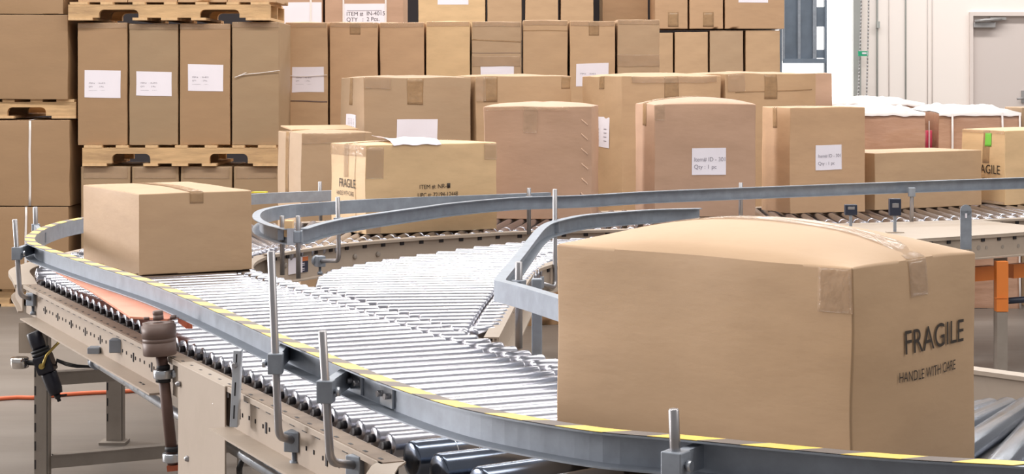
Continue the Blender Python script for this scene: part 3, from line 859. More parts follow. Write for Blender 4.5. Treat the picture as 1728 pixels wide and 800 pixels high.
# line shaft under the frame
S0 = G(160, 611, .555); S1 = G(470, 806, .555)
pbuild(MB().tube([S0, S1 + (S1 - S0) * .1], .0125, 14), 'line_shaft', 'zinc', main, mc)
cl = MB(); us = (S1 - S0).normalized()
cl.lathe(S0 - us * .01, S0 + us * .03, [(0, .02), (.04, .02)], 12); cl.box(S0 + Vector((-.0, .01, .03)), (.03, .03, .05))
pbuild(cl, 'shaft_bearing', 'galv', main, mc)
# guard plate hung on the frame
pl0 = A_.at(ta) - na * .053 + Vector((0, 0, .002)); pl1 = A_.at(tb) - na * .053 + Vector((0, 0, .002))
ln = (pl1 - pl0); up_ = ln.normalized()
gp = MB()
rotp = Matrix(((up_.x, -up_.y, 0), (up_.y, up_.x, 0), (0, 0, 1)))
gp.box((pl0 + pl1) / 2 + Vector((0, 0, -.22)), (ln.length, .004, .44), rot=rotp)
gp.box(pl0 + Vector((.03, .02, -.22)), (.004, .05, .44), rot=rotp)
gp.box((pl0 + pl1) / 2 + Vector((.0165, .011, -.002)), (ln.length, .04, .004), rot=rotp)
pbuild(gp, 'guard_plate', 'beige', main, mc, bev=.0015)
bl = MB()
for px, py in ((364, 682), (301, 648), (316, 774)):
    c_ = pl0.lerp(pl1, (px - 297) / 92.0); d_ = c_.y - .006
    bl.lathe(D(px, py, d_ + .004), D(px, py, d_ - .012), [(0, .008), (.008, .008), (.012, .004)], 6)
for px, py in ((364.5, 656), (385, 667), (319, 774)):
    c_ = pl0.lerp(pl1, (px - 297) / 92.0); bl.box(D(px, py, c_.y - .003), (.003, .003, .011))
pbuild(bl, 'plate_bolt', 'rod_steel', main, mc)
# slotted angle bracket beside the plate
sb0 = D(394, 721, 4.16); sb1 = D(400, 592, 4.16)
sb = MB(); ax = (sb1 - sb0).normalized(); rt = Matrix.Rotation(math.atan2(sb1.x - sb0.x, sb1.z - sb0.z), 3, 'Y')
mid = (sb0 + sb1) / 2
sb.box(mid, (.0165, .003, (sb1 - sb0).length), rot=rt); sb.box(mid + Vector((.008, .014, 0)), (.003, .028, (sb1 - sb0).length), rot=rt)
br = pbuild(sb, 'slotted_bracket', 'bracket_white', main, mc, bev=.001)
sl = MB()
for t in (.2, .5, .87): sl.box(sb0.lerp(sb1, t) + Vector((.0, -.0016, 0)), (.003, .001, .03), rot=rt)
pbuild(sl, 'slot', 'slot_black', br, mc)
pbuild(MB().lathe(D(397, 616, 4.16), D(394, 617, 4.14), [(0, .007), (.01, .007), (.02, .005)], 6), 'bolt', 'rod_steel', br, mc)
# supports: near stand with two crossbars, second leg farther back
lg = D(69, 640, 6.12); lg.z = 0
def leg_at(c, h_, w1=.043, name='stand_leg'):
    m_ = MB(); m_.box((c.x, c.y, h_ / 2), (w1, .004, h_)); m_.box((c.x + w1 / 2, c.y + .02, h_ / 2), (.004, .044, h_)); m_.box((c.x, c.y, .005), (w1 + .04, .09, .01))
    o = pbuild(m_, name, 'leg_grey', main, mc)
    s_ = MB()
    for k in range(7): s_.box((c.x - w1 * .42, c.y - .0025, .1 + k * .06), (.004, .002, .03))
    pbuild(s_, 'slot', 'slot_black', o, mc)
leg_at(lg, .612)
l2 = lg + na * .86; leg_at(l2, .612)
l3 = G(193, 748, 0); l3.z = 0; leg_at(l3, .60, .062)
for z_ in (.435, .165):
    a_ = Vector((lg.x + .03, lg.y + .012, z_)); b_ = a_ + na * .8
    t = (b_ - a_).normalized(); rot = Matrix(((t.x, -t.y, 0), (t.y, t.x, 0), (0, 0, 1)))
    m_ = MB(); m_.box((a_ + b_) / 2, ((b_ - a_).length, .004, .042), rot=rot); m_.box((a_ + b_) / 2 + Vector((0, .018, .02)), ((b_ - a_).length, .04, .004), rot=rot)
    pbuild(m_, 'crossbar', 'leg_grey', main, mc)
# pale bracket at the stand top, hose and roller below the frame on the right
e0 = D(64, 560, 6.16)
m_ = MB(); m_.box(e0 + Vector((-.02, 0, -.02)), (.085, .004, .1)); m_.box(e0 + Vector((.02, .02, -.02)), (.004, .04, .1)); pbuild(m_, 'stand_bracket', 'beige', main, mc)
m_ = MB(); m_.tube([D(404, 800, 4.35), D(404, 790, 4.3), D(408, 778, 4.28), D(416, 772, 4.28), D(424, 771, 4.3)], .007, 8); pbuild(m_, 'cable_loop', 'black_rubber', main, mc)
for px, py in ((197, 583), (160, 596)):
    c_ = D(px, py, 5.25 if px > 180 else 5.45)
    m_ = MB().box(c_, (.036, .04, .038), bev=.003); m_.lathe(c_ + Vector((.01, .0, 0)), c_ + Vector((.03, .025, 0)), [(0, .02), (.03, .02)], 14)
    pbuild(m_, 'frame_clamp', 'galv', main, mc)
m_ = MB().box(D(662, 797, 3.44), (.022, .02, .02)); pbuild(m_, 'knob', 'slot_black', main, mc)

# --- U-turn section at the far left
uc = Vector((-1.3, 7.6, 0))
turn = empty('curved_conveyor', uc, 'curved roller conveyor section turning back at far left, under the small moving carton', 'conveyor')
Ip = smooth_path([G(431, 464, .72), G(417, 455, .72), G(415, 446, .72), G(424, 438, .72), G(446, 430, .72), G(478, 422, .72)], .02)
Op = smooth_path([A0 + ua * PITCH * -3, G(60, 462, .72), Vector((-1.70, 6.98, .72)), Vector((-1.69, 7.4, .72)), Vector((-1.58, 8.0, .72)), Vector((-1.36, 8.45, .72)), Vector((-1.06, 8.74, .72))], .03)
IA, OA = Arc(Ip), Arc(Op)
NT = 20
for k in range(NT):
    t = (k + .5) / NT
    pi, po = IA.at(t * IA.L), OA.at(t * OA.L)
    dr_ = (po - pi).normalized()
    roller(turn, uc, pi + dr_ * .07, po - dr_ * .005, .021, .027)
    roller(turn, uc, pi + dr_ * .004, pi + dr_ * .058, .020, .021, name='short_roller')
outer = smooth_path([A0 + ua * PITCH * -2.7 + Vector((0, 0, -.008)), G(58, 470, .712), G(50, 457, .712), G(62, 449, .712), Vector((-1.755, 7.4, .712)), Vector((-1.64, 8.02, .712)), Vector((-1.41, 8.55, .712)), Vector((-1.1, 8.92, .712))], .03)
pbuild(MB().sweep(outer, [(0, 0), (.075, 0), (.075, -.012), (.07, -.012), (.07, -.004), (.05, -.004), (.05, -.09), (.065, -.09), (.065, -.096), (.045, -.096), (.045, -.004), (0, -.004)], -1), 'side_frame', 'beige', turn, uc)
innerF = smooth_path([G(470, 468, .722), G(446, 463, .722), G(431, 456, .722), G(428, 448, .722), G(435, 440, .722), G(452, 432.5, .73), G(469, 429, .735)], .02)
pbuild(MB().sweep(innerF, [(-.055, 0), (0, 0), (0, -.011), (-.004, -.011), (-.004, -.004), (-.02, -.004), (-.02, -.11), (-.025, -.11), (-.025, -.004), (-.055, -.004)], 1), 'side_frame', 'beige', turn, uc)
# legs of the turn
for p_ in (Vector((-1.3, 8.55, 0)), Vector((-.98, 6.9, 0))):
    m_ = MB().box((p_.x, p_.y, .31), (.05, .05, .62)); pbuild(m_, 'stand_leg', 'leg_grey', turn, uc)

# --- rear straight conveyor carrying the standing cartons
rc = Vector((.9, 9.0, 0))
rear = empty('roller_conveyor', rc, 'rear roller conveyor carrying the FRAGILE carton and the ID-301 cartons', 'conveyor')
lip = smooth_path([G(466, 429.5, .738), G(500, 423, .738), G(550, 416, .738), G(600, 410, .738), G(700, 402, .738), G(800, 396, .738), G(864, 392, .738), Vector((.6, 8.43, .738)), Vector((1.2, 8.6, .738)), Vector((2.18, 8.93, .738)), Vector((2.75, 9.24, .738)), Vector((3.4, 9.6, .738))], .05)
LA = Arc(lip)
pbuild(slots(lip, 1, 0, -.0175, [(-.017, .02, .02)], PITCH * 1.3, None, .03, mb=MB().sweep(lip, [(-.06, 0), (0, 0), (0, -.011), (-.004, -.011), (-.004, -.004), (-.02, -.004), (-.02, -.115), (.02, -.115), (.02, -.12), (-.025, -.12), (-.025, -.004), (-.06, -.004)], 1)), 'side_frame', ['beige', 'slot_black'], rear, rc)
BK = Arc(smooth_path([Vector(v + (.72,)) for v in ((-1.0, 8.82), (-.6, 9.03), (0, 9.33), (.6, 9.6), (1.2, 9.82), (2.18, 10.2), (2.75, 10.5), (3.3, 10.8))], .06))
nR = int(LA.L / .078)
for k in range(nR + 1):
    f_ = k / nR
    p = LA.at(.01 + f_ * (LA.L - .02)); p = Vector((p.x, p.y, .72)); q = BK.at(f_ * BK.L); n = (q - p).normalized()
    roller(rear, rc, p + n * .066, p + n * .225, name='short_roller'); roller(rear, rc, p + n * .245, q)
back = [q + Vector((0, 0, .016)) for q in BK.p]
pbuild(MB().sweep(back, [(0, 0), (.06, 0), (.06, -.11), (.055, -.11), (.055, -.004), (0, -.004)], -1), 'side_frame', 'beige', rear, rc)
# warning label and clamps on the near web
wl = D(494, 452, 7.36)
def on_web(px, py):
    # point on the web under the lip
    for x in [LA.L * q / 400 for q in range(400)]:
        p = LA.at(x)
        if 864 + F * p.x / p.y > px: break
    t = LA.tan(x); n = Vector((t.y, -t.x, 0)); q = p - n * .0195
    return Vector((q.x, q.y, CAMZ - (py - HOR) * q.y / F)), t, n
def web_patch(px0, px1, py0, py1, name, m, off=.001, parent=None):
    a, t, n = on_web(px0, (py0 + py1) / 2); b, t2, n2 = on_web(px1, (py0 + py1) / 2)
    v = b - a; v.z = 0; h_ = (py1 - py0) * a.y / F
    u = v.normalized(); nn = Vector((u.y, -u.x, 0)); rot = Matrix(((u.x, nn.x, 0), (u.y, nn.y, 0), (0, 0, 1)))
    return pbuild(MB().box((a + b) / 2 + nn * off, (v.length, .0016, h_), rot=rot), name, m, parent or rear, rc)
wlab = web_patch(492, 525, 434, 461, 'warning_label', 'paper')
web_patch(505, 524, 433.5, 441, 'label_header', 'label_orange', .0022, wlab); web_patch(505, 524, 441, 460, 'label_text_block', 'label_navy', .0022, wlab)
for yy in (444.5, 447.5, 453, 456): web_patch(507, 519, yy, yy + 1, 'lettering', 'paper', .0034, wlab)
for px, py in ((487, 448), (602, 433), (575, 436), (642, 429)):
    p, t, n = on_web(px, py); pbuild(MB().lathe(p, p + n * .008, [(0, .011), (.005, .011), (.008, .006)], 10), 'web_bolt', 'leg_grey', rear, rc)
for x, y in ((-.25, 8.5), (1.0, 9.2), (2.2, 9.6)):
    pbuild(MB().box((x, y, .31), (.05, .05, .62)), 'stand_leg', 'leg_grey', rear, rc)
# flat cover plate lane beside it, on the right
spc = Vector((1.0, 7.6, 0))

# --- spur that joins the main line
spur = empty('roller_conveyor', spc, 'bright fan-shaped roller spur joining the main line from the right', 'conveyor')
pairs = [((778, 553), (788, 552)), ((712, 532), (802, 529)), ((655, 514), (814, 511)), ((586, 494), (829, 492)), ((532, 480), (843, 474)), ((536, 466), (858, 460)), ((560, 453), (875, 447)),
         ((620, 441), (890, 437)), ((700, 429), (912, 428)), ((790, 416), (945, 420)), ((870, 407), (985, 412)), ((950, 402), (1040, 405)), ((1040, 396), (1110, 401)), ((1150, 391), (1220, 396)), ((1260, 386), (1330, 391)), ((1370, 382), (1440, 387))]
Lp = [G(*a, DECK) for a, b in pairs]; Rp = [G(*b, DECK) for a, b in pairs]
for v in Lp + Rp: v.z = .72
RA = Arc(Rp)
NS = int(RA.L / .079)
def by_param(pts, A, s):
    for i in range(1, len(pts)):
        if s <= A.c[i] or i == len(pts) - 1:
            t = (s - A.c[i - 1]) / (A.c[i] - A.c[i - 1]); return pts[i - 1].lerp(pts[i], t)
for k in range(NS + 1):
    s = RA.L * k / NS
    a = by_param(Lp, RA, s); b = by_param(Rp, RA, s); v = (b - a).normalized()
    roller(spur, spc, a, b)
    roller(spur, spc, b + v * .016, b + v * .088, name='short_roller')
sfr = smooth_path([G(842, 569, .738), G(866, 522, .738), G(882, 492, .738), G(895, 470, .738), G(905, 457, .738), G(920, 450, .738), G(955, 440, .738), G(985, 434, .738), G(1300, 419, .738), G(1641, 399, .738), G(1728, 393, .738), G(1790, 388, .738)], .05)
sm_ = MB().sweep(sfr, [(-.04, 0), (0, 0), (0, -.011), (-.004, -.011), (-.004, -.004), (-.012, -.004), (-.012, -.092), (.02, -.092), (.02, -.098), (-.017, -.098), (-.017, -.004), (-.04, -.004)], 1); SA = Arc(sfr); slots(sfr, 1, 0, -.0095, [(-.018, .02, .016)], PITCH * 1.3, None, 1.2, mb=sm_); hm = sm_; n0_ = len(sm_.bm.faces)
for px, py, r in ((958, 466, .01), (968, 463, .006), (979, 462, .006), (989, 459, .006), (1558, 424, .006), (1586, 423, .006), (1614, 421, .006), (1641, 421, .008), (1654, 418, .011), (1668, 418, .008), (1694, 416.5, .009), (1720, 415, .009)):
    for x in [SA.L * q / 600 for q in range(600)]:
        p = SA.at(x)
        if p.y > 6.6 and 864 + F * p.x / p.y > px: break
    t = SA.tan(x); n = Vector((t.y, -t.x, 0)); q = p - n * .012; q = Vector((q.x, q.y, CAMZ - (py - HOR) * q.y / F))
    hm.lathe(q, q + n * .0015, [(0, r), (.0015, r)], 12)
for f_ in list(sm_.bm.faces)[n0_:]: f_.material_index = 2
pbuild(sm_, 'side_frame', ['beige', 'slot_black', 'leg_grey'], spur, spc)
cov = [SA.at(x) for x in [SA.L * (.72 + .28 * q / 12) for q in range(13)]]
cv2 = []
for p in cov:
    best = min((LA.at(LA.L * q / 300) for q in range(300)), key=lambda z: (z - p).length)
    cv2.append(best + (p - best).normalized() * .003)
m_ = MB()
for q in range(12):
    m_.prism([cov[q][:2], cov[q + 1][:2], cv2[q + 1][:2], cv2[q][:2]], .7385, .7415)
pbuild(m_, 'cover_plate', 'beige', spur, spc)
# orange understructure
ob0 = D(912, 528, 7.05); ob1 = D(1790, 452, 8.55); ob0.z = ob1.z = .556
t = (ob1 - ob0).normalized(); rot = Matrix(((t.x, -t.y, 0), (t.y, t.x, 0), (0, 0, 1)))
gap = .81
for a_, b_ in ((0, .845), (.885, 1.0)):
    pbuild(MB().box(ob0.lerp(ob1, (a_ + b_) / 2), ((ob1 - ob0).length * (b_ - a_), .04, .062), rot=rot), 'support_beam', 'orange_paint', spur, spc)
m_ = MB(); m_.box(D(1689.5, 483, 8.1), (.05, .045, .215)); m_.box(D(1689.5, 503, 8.075), (.052, .003, .003))
pbuild(m_, 'support_post', 'orange_paint', spur, spc)
pbuild(MB().tube([D(1699, 508, 8.25), D(1760, 503, 8.35)], .014, 10), 'drive_shaft', 'navy_plastic', spur, spc)
for p_ in (Vector((D(1718, 500, 8.3).x, 8.6, 0)), Vector((.35, 7.35, 0))):
    pbuild(MB().box((p_.x, p_.y, .32), (.05, .05, .64)), 'stand_leg', 'leg_grey', spur, spc)
pbuild(MB().box((D(1689.5, 500, 8.1).x, 8.1, .205), (.045, .04, .41)), 'stand_leg', 'leg_grey', spur, spc)
# flat bracket with a keyhole standing on the spur frame
bk = D(1630, 388, 7.93)
m_ = MB(); m_.box(bk, (.048, .004, .165), bev=.0015); m_.lathe(bk + Vector((0, .002, .0825)), bk + Vector((0, -.002, .0825)), [(0, .024), (.004, .024)], 20)
b_ = pbuild(m_, 'keyhole_bracket', 'galv', spur, spc)
pbuild(MB().box(bk + Vector((0, -.003, .06)), (.008, .002, .02), bev=.0005), 'keyhole', 'paper', b_, spc)

# --- near curve with thick dark rollers
nc = Vector((.4, 3.6, 0))
curve = empty('curved_conveyor', nc, 'curved conveyor section with thick dark rollers under the big moving carton', 'conveyor')
oe = [(-.19, 3.50), (-.135, 3.385), (-.06, 3.27), (.04, 3.17), (.155, 3.09), (.275, 3.03), (.40, 2.98), (.53, 2.93), (.66, 2.89), (.79, 2.85), (.92, 2.83), (1.05, 2.81)]
an = [30, 31.5, 35, 40, 46, 52, 57, 62, 66, 70, 74, 78]
for k, ((x, y), a_) in enumerate(zip(oe, an)):
    p0 = Vector((x, y, .708)); v = Vector((math.cos(R(a_)), math.sin(R(a_)), 0)); L = .80 if k < 2 else (.95 if k < 4 else 1.2)
    o = roller(curve, nc, p0, p0 + v * L, .035, m='roller_dark')
    if k < 3:
        g_ = MB()
        for s_ in ((.085, .13, .22) if k == 0 else (.3,)): g_.lathe(p0 + v * s_, p0 + v * (s_ + .002), [(0, .0354), (.002, .0354)], 20)
        pbuild(g_, 'groove_band', 'zinc', o, nc)
ofr = smooth_path([near1 + Vector((0, 0, -.008)), Vector((-.21, 3.36, .712)), Vector((-.14, 3.22, .712)), Vector((-.02, 3.07, .712)), Vector((.13, 2.96, .712)), Vector((.35, 2.86, .712)), Vector((.65, 2.78, .712)), Vector((1.1, 2.72, .712))], .04)
pbuild(MB().sweep(ofr, FR, 1), 'side_frame', 'beige', curve, nc)
ifr = smooth_path([Vector((.62, 4.62, .738)), Vector((.78, 4.60, .738)), G(1520, 609, .738), G(1600, 619, .738), G(1728, 636, .738), Vector((1.36, 4.07, .738))], .03)
pbuild(MB().sweep(ifr, [(-.05, 0), (.0, 0), (0, -.01), (-.004, -.01), (-.004, -.004), (-.01, -.004), (-.01, -.1), (-.015, -.1), (-.015, -.004), (-.05, -.004)], 1), 'inner_frame', 'beige', curve, nc)
pbuild(MB().box((.8, 4.64, .31), (.05, .05, .62)), 'stand_leg', 'leg_grey', curve, nc)
pbuild(MB().box((1.4, 3.92, .31), (.05, .05, .62)), 'stand_leg', 'leg_grey', curve, nc)
pbuild(MB().box((.0, 3.02, .31), (.05, .05, .62)), 'stand_leg', 'leg_grey', curve, nc)


# ------------------------------------------------------------------ guard rails
def chan(h=.056, wd=.03, t=.003):
    return [(0, 0), (wd, 0), (wd, -t), (t, -t), (t, -h + t), (wd, -h + t), (wd, -h), (0, -h)]


def rod_post(parent, ro, top, bot, foot=None, r=.0085, rail_pt=None, rail_z=None, bolt=True, m='rod_steel', clampw=.03):
    pts = [top - (top - bot).normalized() * .0, ]
    dirn = (bot - top).normalized()
    if foot is not None:
        rb = .025
        h_ = (foot - bot); h_.z = 0; hn = h_.normalized()
        pts = [top, bot - dirn * rb]
        for k in range(1, 6):
            a = k / 6 * PI / 2
            pts.append(bot - dirn * rb * (1 - math.sin(a)) + hn * rb * (1 - math.cos(a)))
        pts.append(foot)
    else: pts = [top, bot]
    rs = [r * .8] + [r] * len(pts); pts = [top + (top - bot).normalized() * .002] + pts
    p = pbuild(MB().tube(pts, rs, 14), 'post', m, parent, ro)
    if rail_pt is not None:
        c = top.lerp(bot, (top.z - rail_pt.z) / max(1e-6, top.z - bot.z))
        v = rail_pt - c; v.z = 0; L = v.length; u = v.normalized() if L > 1e-5 else Vector((1, 0, 0))
        rot = Matrix(((u.x, -u.y, 0), (u.y, u.x, 0), (0, 0, 1)))
        m_ = MB().box(c, (clampw, clampw, .042), rot=rot, bev=.002); m_.box(c + u * L / 2, (L, .018, .036), rot=rot)
        cc = pbuild(m_, 'rail_clamp', 'galv', p, ro)
        if bolt:
            w_ = Vector((u.y, -u.x, 0));  w_ = w_ if w_.y < 0 else -w_
            pbuild_bolt = MB().lathe(c + w_ * .012, c + w_ * .027, [(0, .005), (.008, .005), (.0081, .009), (.015, .009)], 6)
            pbuild(pbuild_bolt, 'clamp_bolt', 'zinc', p, ro)
    if foot is not None:
        h_ = (foot - bot); h_.z = 0; hn = h_.normalized(); rot = Matrix(((hn.x, -hn.y, 0), (hn.y, hn.x, 0), (0, 0, 1)))
        m_ = MB().box(foot, (.034, .034, .042), rot=rot, bev=.002); m_.lathe(foot + hn * .012, foot + hn * .04, [(0, .022), (.02, .022), (.028, .016)], 16)
        m_.lathe(foot - Vector((0, 0, .015)), foot - Vector((0, 0, .052)), [(0, .006), (.026, .006), (.0261, .011), (.037, .011)], 6)
        pbuild(m_, 'frame_clamp', 'galv', p, ro)
    return p


def hazard(parent, ro, path, side, wd=.03, s0=0.0, s1=None, pitch=.155, yl=.085, slant=.035, keep=None):
    """alternating yellow and dark diagonal tape bands on the top flange"""
    A = Arc(path); s1 = s1 or A.L
    mb = MB(); s = s0; prev = None; mi = 0
    cuts = []
    while s < s1 - .02:
        cuts += [(s + yl * k / 5, 0) for k in range(5)] + [(s + yl + (pitch - yl) * k / 5, 1) for k in range(5)]
        s += pitch
    for (d0, mi) in cuts:
        if d0 + slant > s1: break
        pa_, pb_ = A.at(d0), A.at(d0 + slant)
        t = A.tan(d0); n = Vector((t.y, -t.x, 0)) * side; t2 = A.tan(d0 + slant); n2 = Vector((t2.y, -t2.x, 0)) * side
        row = (mb.bm.verts.new(pa_ + n * .001 + Vector((0, 0, .0012))), mb.bm.verts.new(pb_ + n2 * (wd - .001) + Vector((0, 0, .0012))))
        if prev:
            f_ = mb.bm.faces.new((prev[0][0], row[0], row[1], prev[0][1])); f_.material_index = prev[1]
        prev = (row, mi)
    o = pbuild(mb, 'hazard_tape', ['yellow_tape', 'dark_tape'], parent, ro)
    sd_ = o.modifiers.new('thick', 'SOLIDIFY'); sd_.thickness = .0008; sd_.offset = 0


# near rail: round the left end, along the main line, then sweeping right
ZR_ = .865
gp_px = [(1790, 794), (1728, 788), (1500, 775), (1300, 757), (1135, 741), (1000, 729), (850, 705), (750, 683), (650, 650), (550, 609), (450, 567), (350, 521), (250, 479), (150, 447), (100, 431), (65, 419)]
rail_pts = [G(x, y, ZR_) for x, y in gp_px] + [G(45, 410, ZR_), G(43, 400, ZR_), G(60, 388, ZR_), G(90, 377, ZR_), G(125, 369.5, ZR_), Vector((-1.55, 8.1, ZR_)), Vector((-1.4, 8.55, ZR_))]
# points are the outer edge of the flange: move to the web line inside
raw = smooth_path(rail_pts, .03)
nr_c = Vector((-.4, 4.3, 0)) ; nr_c.z = .7
nrail = empty('guard_rail', Vector((-.2, 3.6, .62)), 'long curved guard rail with yellow hazard tape in the foreground', 'guard rail'); ro = nrail.location.copy()
def offset(path, d, side):
    out = []
    for i, p in enumerate(path):
        a = path[max(0, i - 1)]; b = path[min(len(path) - 1, i + 1)]; t = (b - a); t.z = 0; t.normalize()
        out.append(p + Vector((t.y, -t.x, 0)) * side * d)
    return out
SIDE = -1
web = offset(raw, -.034, SIDE)
pbuild(MB().sweep(web, chan(.056, .034), SIDE), 'rail_channel', 'galv', nrail, ro)
hazard(nrail, ro, web, SIDE, .034, s0=.04)
def rail_at(px, z=ZR_ - .028):
    best = min(web, key=lambda q: abs(864 + F * q.x / q.y - px)); return Vector((best.x, best.y, z))
def near_rail_post(px_t, py_t, px_b, py_b, d, foot_px=None, foot_py=None, foot_d=None, rx=None):
    top = D(px_t, py_t, d); bot = D(px_b, py_b, d)
    ft = D(foot_px, foot_py, foot_d) if foot_px else None
    return rod_post(nrail, ro, top, bot, ft, rail_pt=rail_at(rx), r=.0082)
near_rail_post(457.5, 425, 470.5, 742, 3.83, 497, 744, 3.90, 486)
near_rail_post(544, 560, 557.5, 785, 3.49, 604, 786, 3.56, 586)
rod_post(nrail, ro, D(1137, 692, 2.83), D(1142, 845, 2.83), None, rail_pt=rail_at(1166), r=.0082, clampw=.034)
near_rail_post(25, 371, 34, 502, 6.22, 56, 505, 6.27, 56)
rod_post(nrail, ro, D(59.5, 350, 7.2), D(62, 455, 7.2), None, rail_pt=Vector((rail_pts[18].x + .03, rail_pts[18].y, ZR_ - .028)), r=.009, bolt=False)
# splice plates and small fittings on the channel
for px in (655, 607, 72):
    b_ = rail_at(px); i_ = min(range(len(web)), key=lambda q: (web[q].xy - b_.xy).length); t = (web[min(i_ + 1, len(web) - 1)] - web[max(i_ - 1, 0)]).normalized(); n = Vector((t.y, -t.x, 0)) * SIDE
    rot = Matrix(((t.x, n.x, 0), (t.y, n.y, 0), (0, 0, 1)))
    pbuild(MB().box(b_ + n * .006, (.06, .006, .044), rot=rot, bev=.001), 'splice_plate', 'zinc', nrail, ro)
    m_ = MB()
    for s_ in (-.018, .018): m_.lathe(b_ + t * s_ + n * .008, b_ + t * s_ + n * .02, [(0, .006), (.012, .006)], 6)
    pbuild(m_, 'splice_bolt', 'rod_steel', nrail, ro)

# back rail behind the turn
brl = empty('guard_rail', Vector((-1.0, 9.15, .62)), 'plain guard rail at the back, between the small and the FRAGILE carton', 'guard rail'); ro = brl.location.copy()
bp_ = smooth_path([Vector((-1.40, 8.66, .866)), G(430, 327.5, .866), G(480, 325, .866), G(555, 322, .866), Vector((-.45, 9.42, .866))], .05)
pbuild(MB().sweep(bp_, chan(.05, .03), -1), 'rail_channel', 'galv', brl, ro)
pt = D(540, 307, 9.2); rod_post(brl, ro, pt, Vector((pt.x + .004, pt.y, .64)), None, rail_pt=Vector((pt.x, 9.2, .84)), r=.009, bolt=False)
pbuild(MB().box(D(453, 330.5, 8.99), (.04, .003, .006)), 'slot', 'slot_black', brl, ro)
tg = D(440, 325, 8.98)
o = MB().prism([(tg.x - .045, tg.y - .0), (tg.x + .02, tg.y + .0), (tg.x + .03, tg.y + .03), (tg.x - .03, tg.y + .03)], .8665, .872)
yt = o.build('yellow_tag', 'yellow_tag', origin=(tg.x, tg.y, .8665)); tag(yt, 'small yellow tag lying on the back guard rail', 'tag')

# hairpin divider rail between the rear line and the spur
drl = empty('guard_rail', Vector((-.5, 7.2, .62)), 'hairpin guard rail with a blunt nose, running right past the ID-301 cartons', 'guard rail'); ro = drl.location.copy()
def zz(px): return .885 + max(0, px - 500) / 1228 * .05
fr_px = [(1790, 297), (1728, 299), (1500, 307), (1296, 314.5), (1094, 322.5), (979, 329), (864, 333), (760, 342), (707, 349), (607, 363), (560, 371), (530, 378), (508, 385)]
front = smooth_path([G(x, y, zz(x)) for x, y in fr_px], .05)
nose = [G(487, 385.5, .885)]
tip = smooth_path([G(487, 385.5, .885), G(462, 379, .885), G(444, 371, .885), G(439, 363, .885), G(447, 355, .885), G(470, 349, .888), G(500, 345, .892), G(560, 340.5, .902), G(607, 337.5, .906), G(707, 333, .906), G(800, 330, .906), G(864, 327.5, .906), G(930, 325, .906)], .03)
dpath = front + tip
pbuild(MB().sweep(dpath, chan(.054, .03), -1), 'rail_channel', 'galv', drl, ro)
pl_ = MB(); a_, b_ = G(486, 386, .886), G(510, 386, .886); a_.y -= .004; b_.y -= .004
pl_.box((a_ + b_) / 2 + Vector((0, 0, -.0275)), ((b_ - a_).length + .006, .004, .058)); pbuild(pl_, 'nose_plate', 'zinc', drl, ro)
for (xt, yt_, xb_, yb_, d_) in ((476, 365, 476.5, 464, 6.70), (503, 365, 503.5, 470, 6.60)):
    t_, b_ = D(xt, yt_, d_), D(xb_, yb_, d_); rod_post(drl, ro, t_, b_, None, rail_pt=Vector((t_.x, t_.y - .03, .86)), r=.0085, bolt=False)
rod_post(drl, ro, D(570, 333, 7.22), D(572, 441, 7.22), D(540, 441, 7.36), rail_pt=Vector((D(570, 333, 7.25).x, 7.2, .86)), r=.0085, bolt=False)
for px, yt_, d_ in ((892.5, 318, 8.2), (1250, 309, 8.62), (1538.5, 318, 8.83)):
    t_ = D(px, yt_, d_); b_ = Vector((t_.x, t_.y, .735)); rod_post(drl, ro, t_, b_, None, rail_pt=Vector((t_.x, t_.y + .04, .88)), r=.0095, bolt=False)
sp = MB().box(D(979.5, 336, 8.29), (.002, .01, .05)); pbuild(sp, 'splice_line', 'slot_black', drl, ro)
# wooden spacer block in the nose
wb = D(488, 375, 6.66)
o = MB().box((wb.x, wb.y, .884), (.03, .05, .058), bev=.003).build('wood_block', 'wood_light', origin=(wb.x, wb.y, .855)); tag(o, 'small wooden block wedged between the two rods in the blunt rail nose', 'block')

# V-shaped rail between the spur and the near line
vrl = empty('guard_rail', Vector((.1, 5.5, .62)), 'V-shaped guard rail with a sharp corner, left of the big moving carton', 'guard rail'); ro = vrl.location.copy()
vp = smooth_path([G(1180, 351, .9), G(1101, 353, .9), G(1041, 357, .9), G(979, 362.5, .9), G(937, 371, .9), G(918, 377, .9), G(903, 388, .9), G(870, 428, .9), G(835, 469, .9)], .05) + smooth_path([G(833.5, 473, .9), G(870, 482, .9), G(900, 491, .9), G(980, 516, .9), G(1080, 552, .9)], .05)
pbuild(MB().sweep(vp, chan(.054, .03), -1), 'rail_channel', 'galv', vrl, ro)
for (px, yt_, yb_, d_, r_) in ((875.5, 443, 588, 4.86, .0095), ):
    t_, b_ = D(px, yt_, d_), D(px, yb_, d_); rod_post(vrl, ro, t_, b_, None, rail_pt=Vector((t_.x - .03, t_.y - .06, .875)), r=r_, bolt=False)
t_ = D(906, 470, 4.74); b_ = D(906, 606, 4.74)
p_ = pbuild(MB().box((t_ + b_) / 2, (.026, .026, t_.z - b_.z), bev=.003), 'flat_post', 'galv', vrl, ro)
rod_post(vrl, ro, D(936.5, 320, 6.85), D(936.5, 484, 6.85), D(908, 477, 6.7), rail_pt=Vector((D(936.5, 320, 6.85).x, 6.93, .875)), r=.0085, bolt=False)

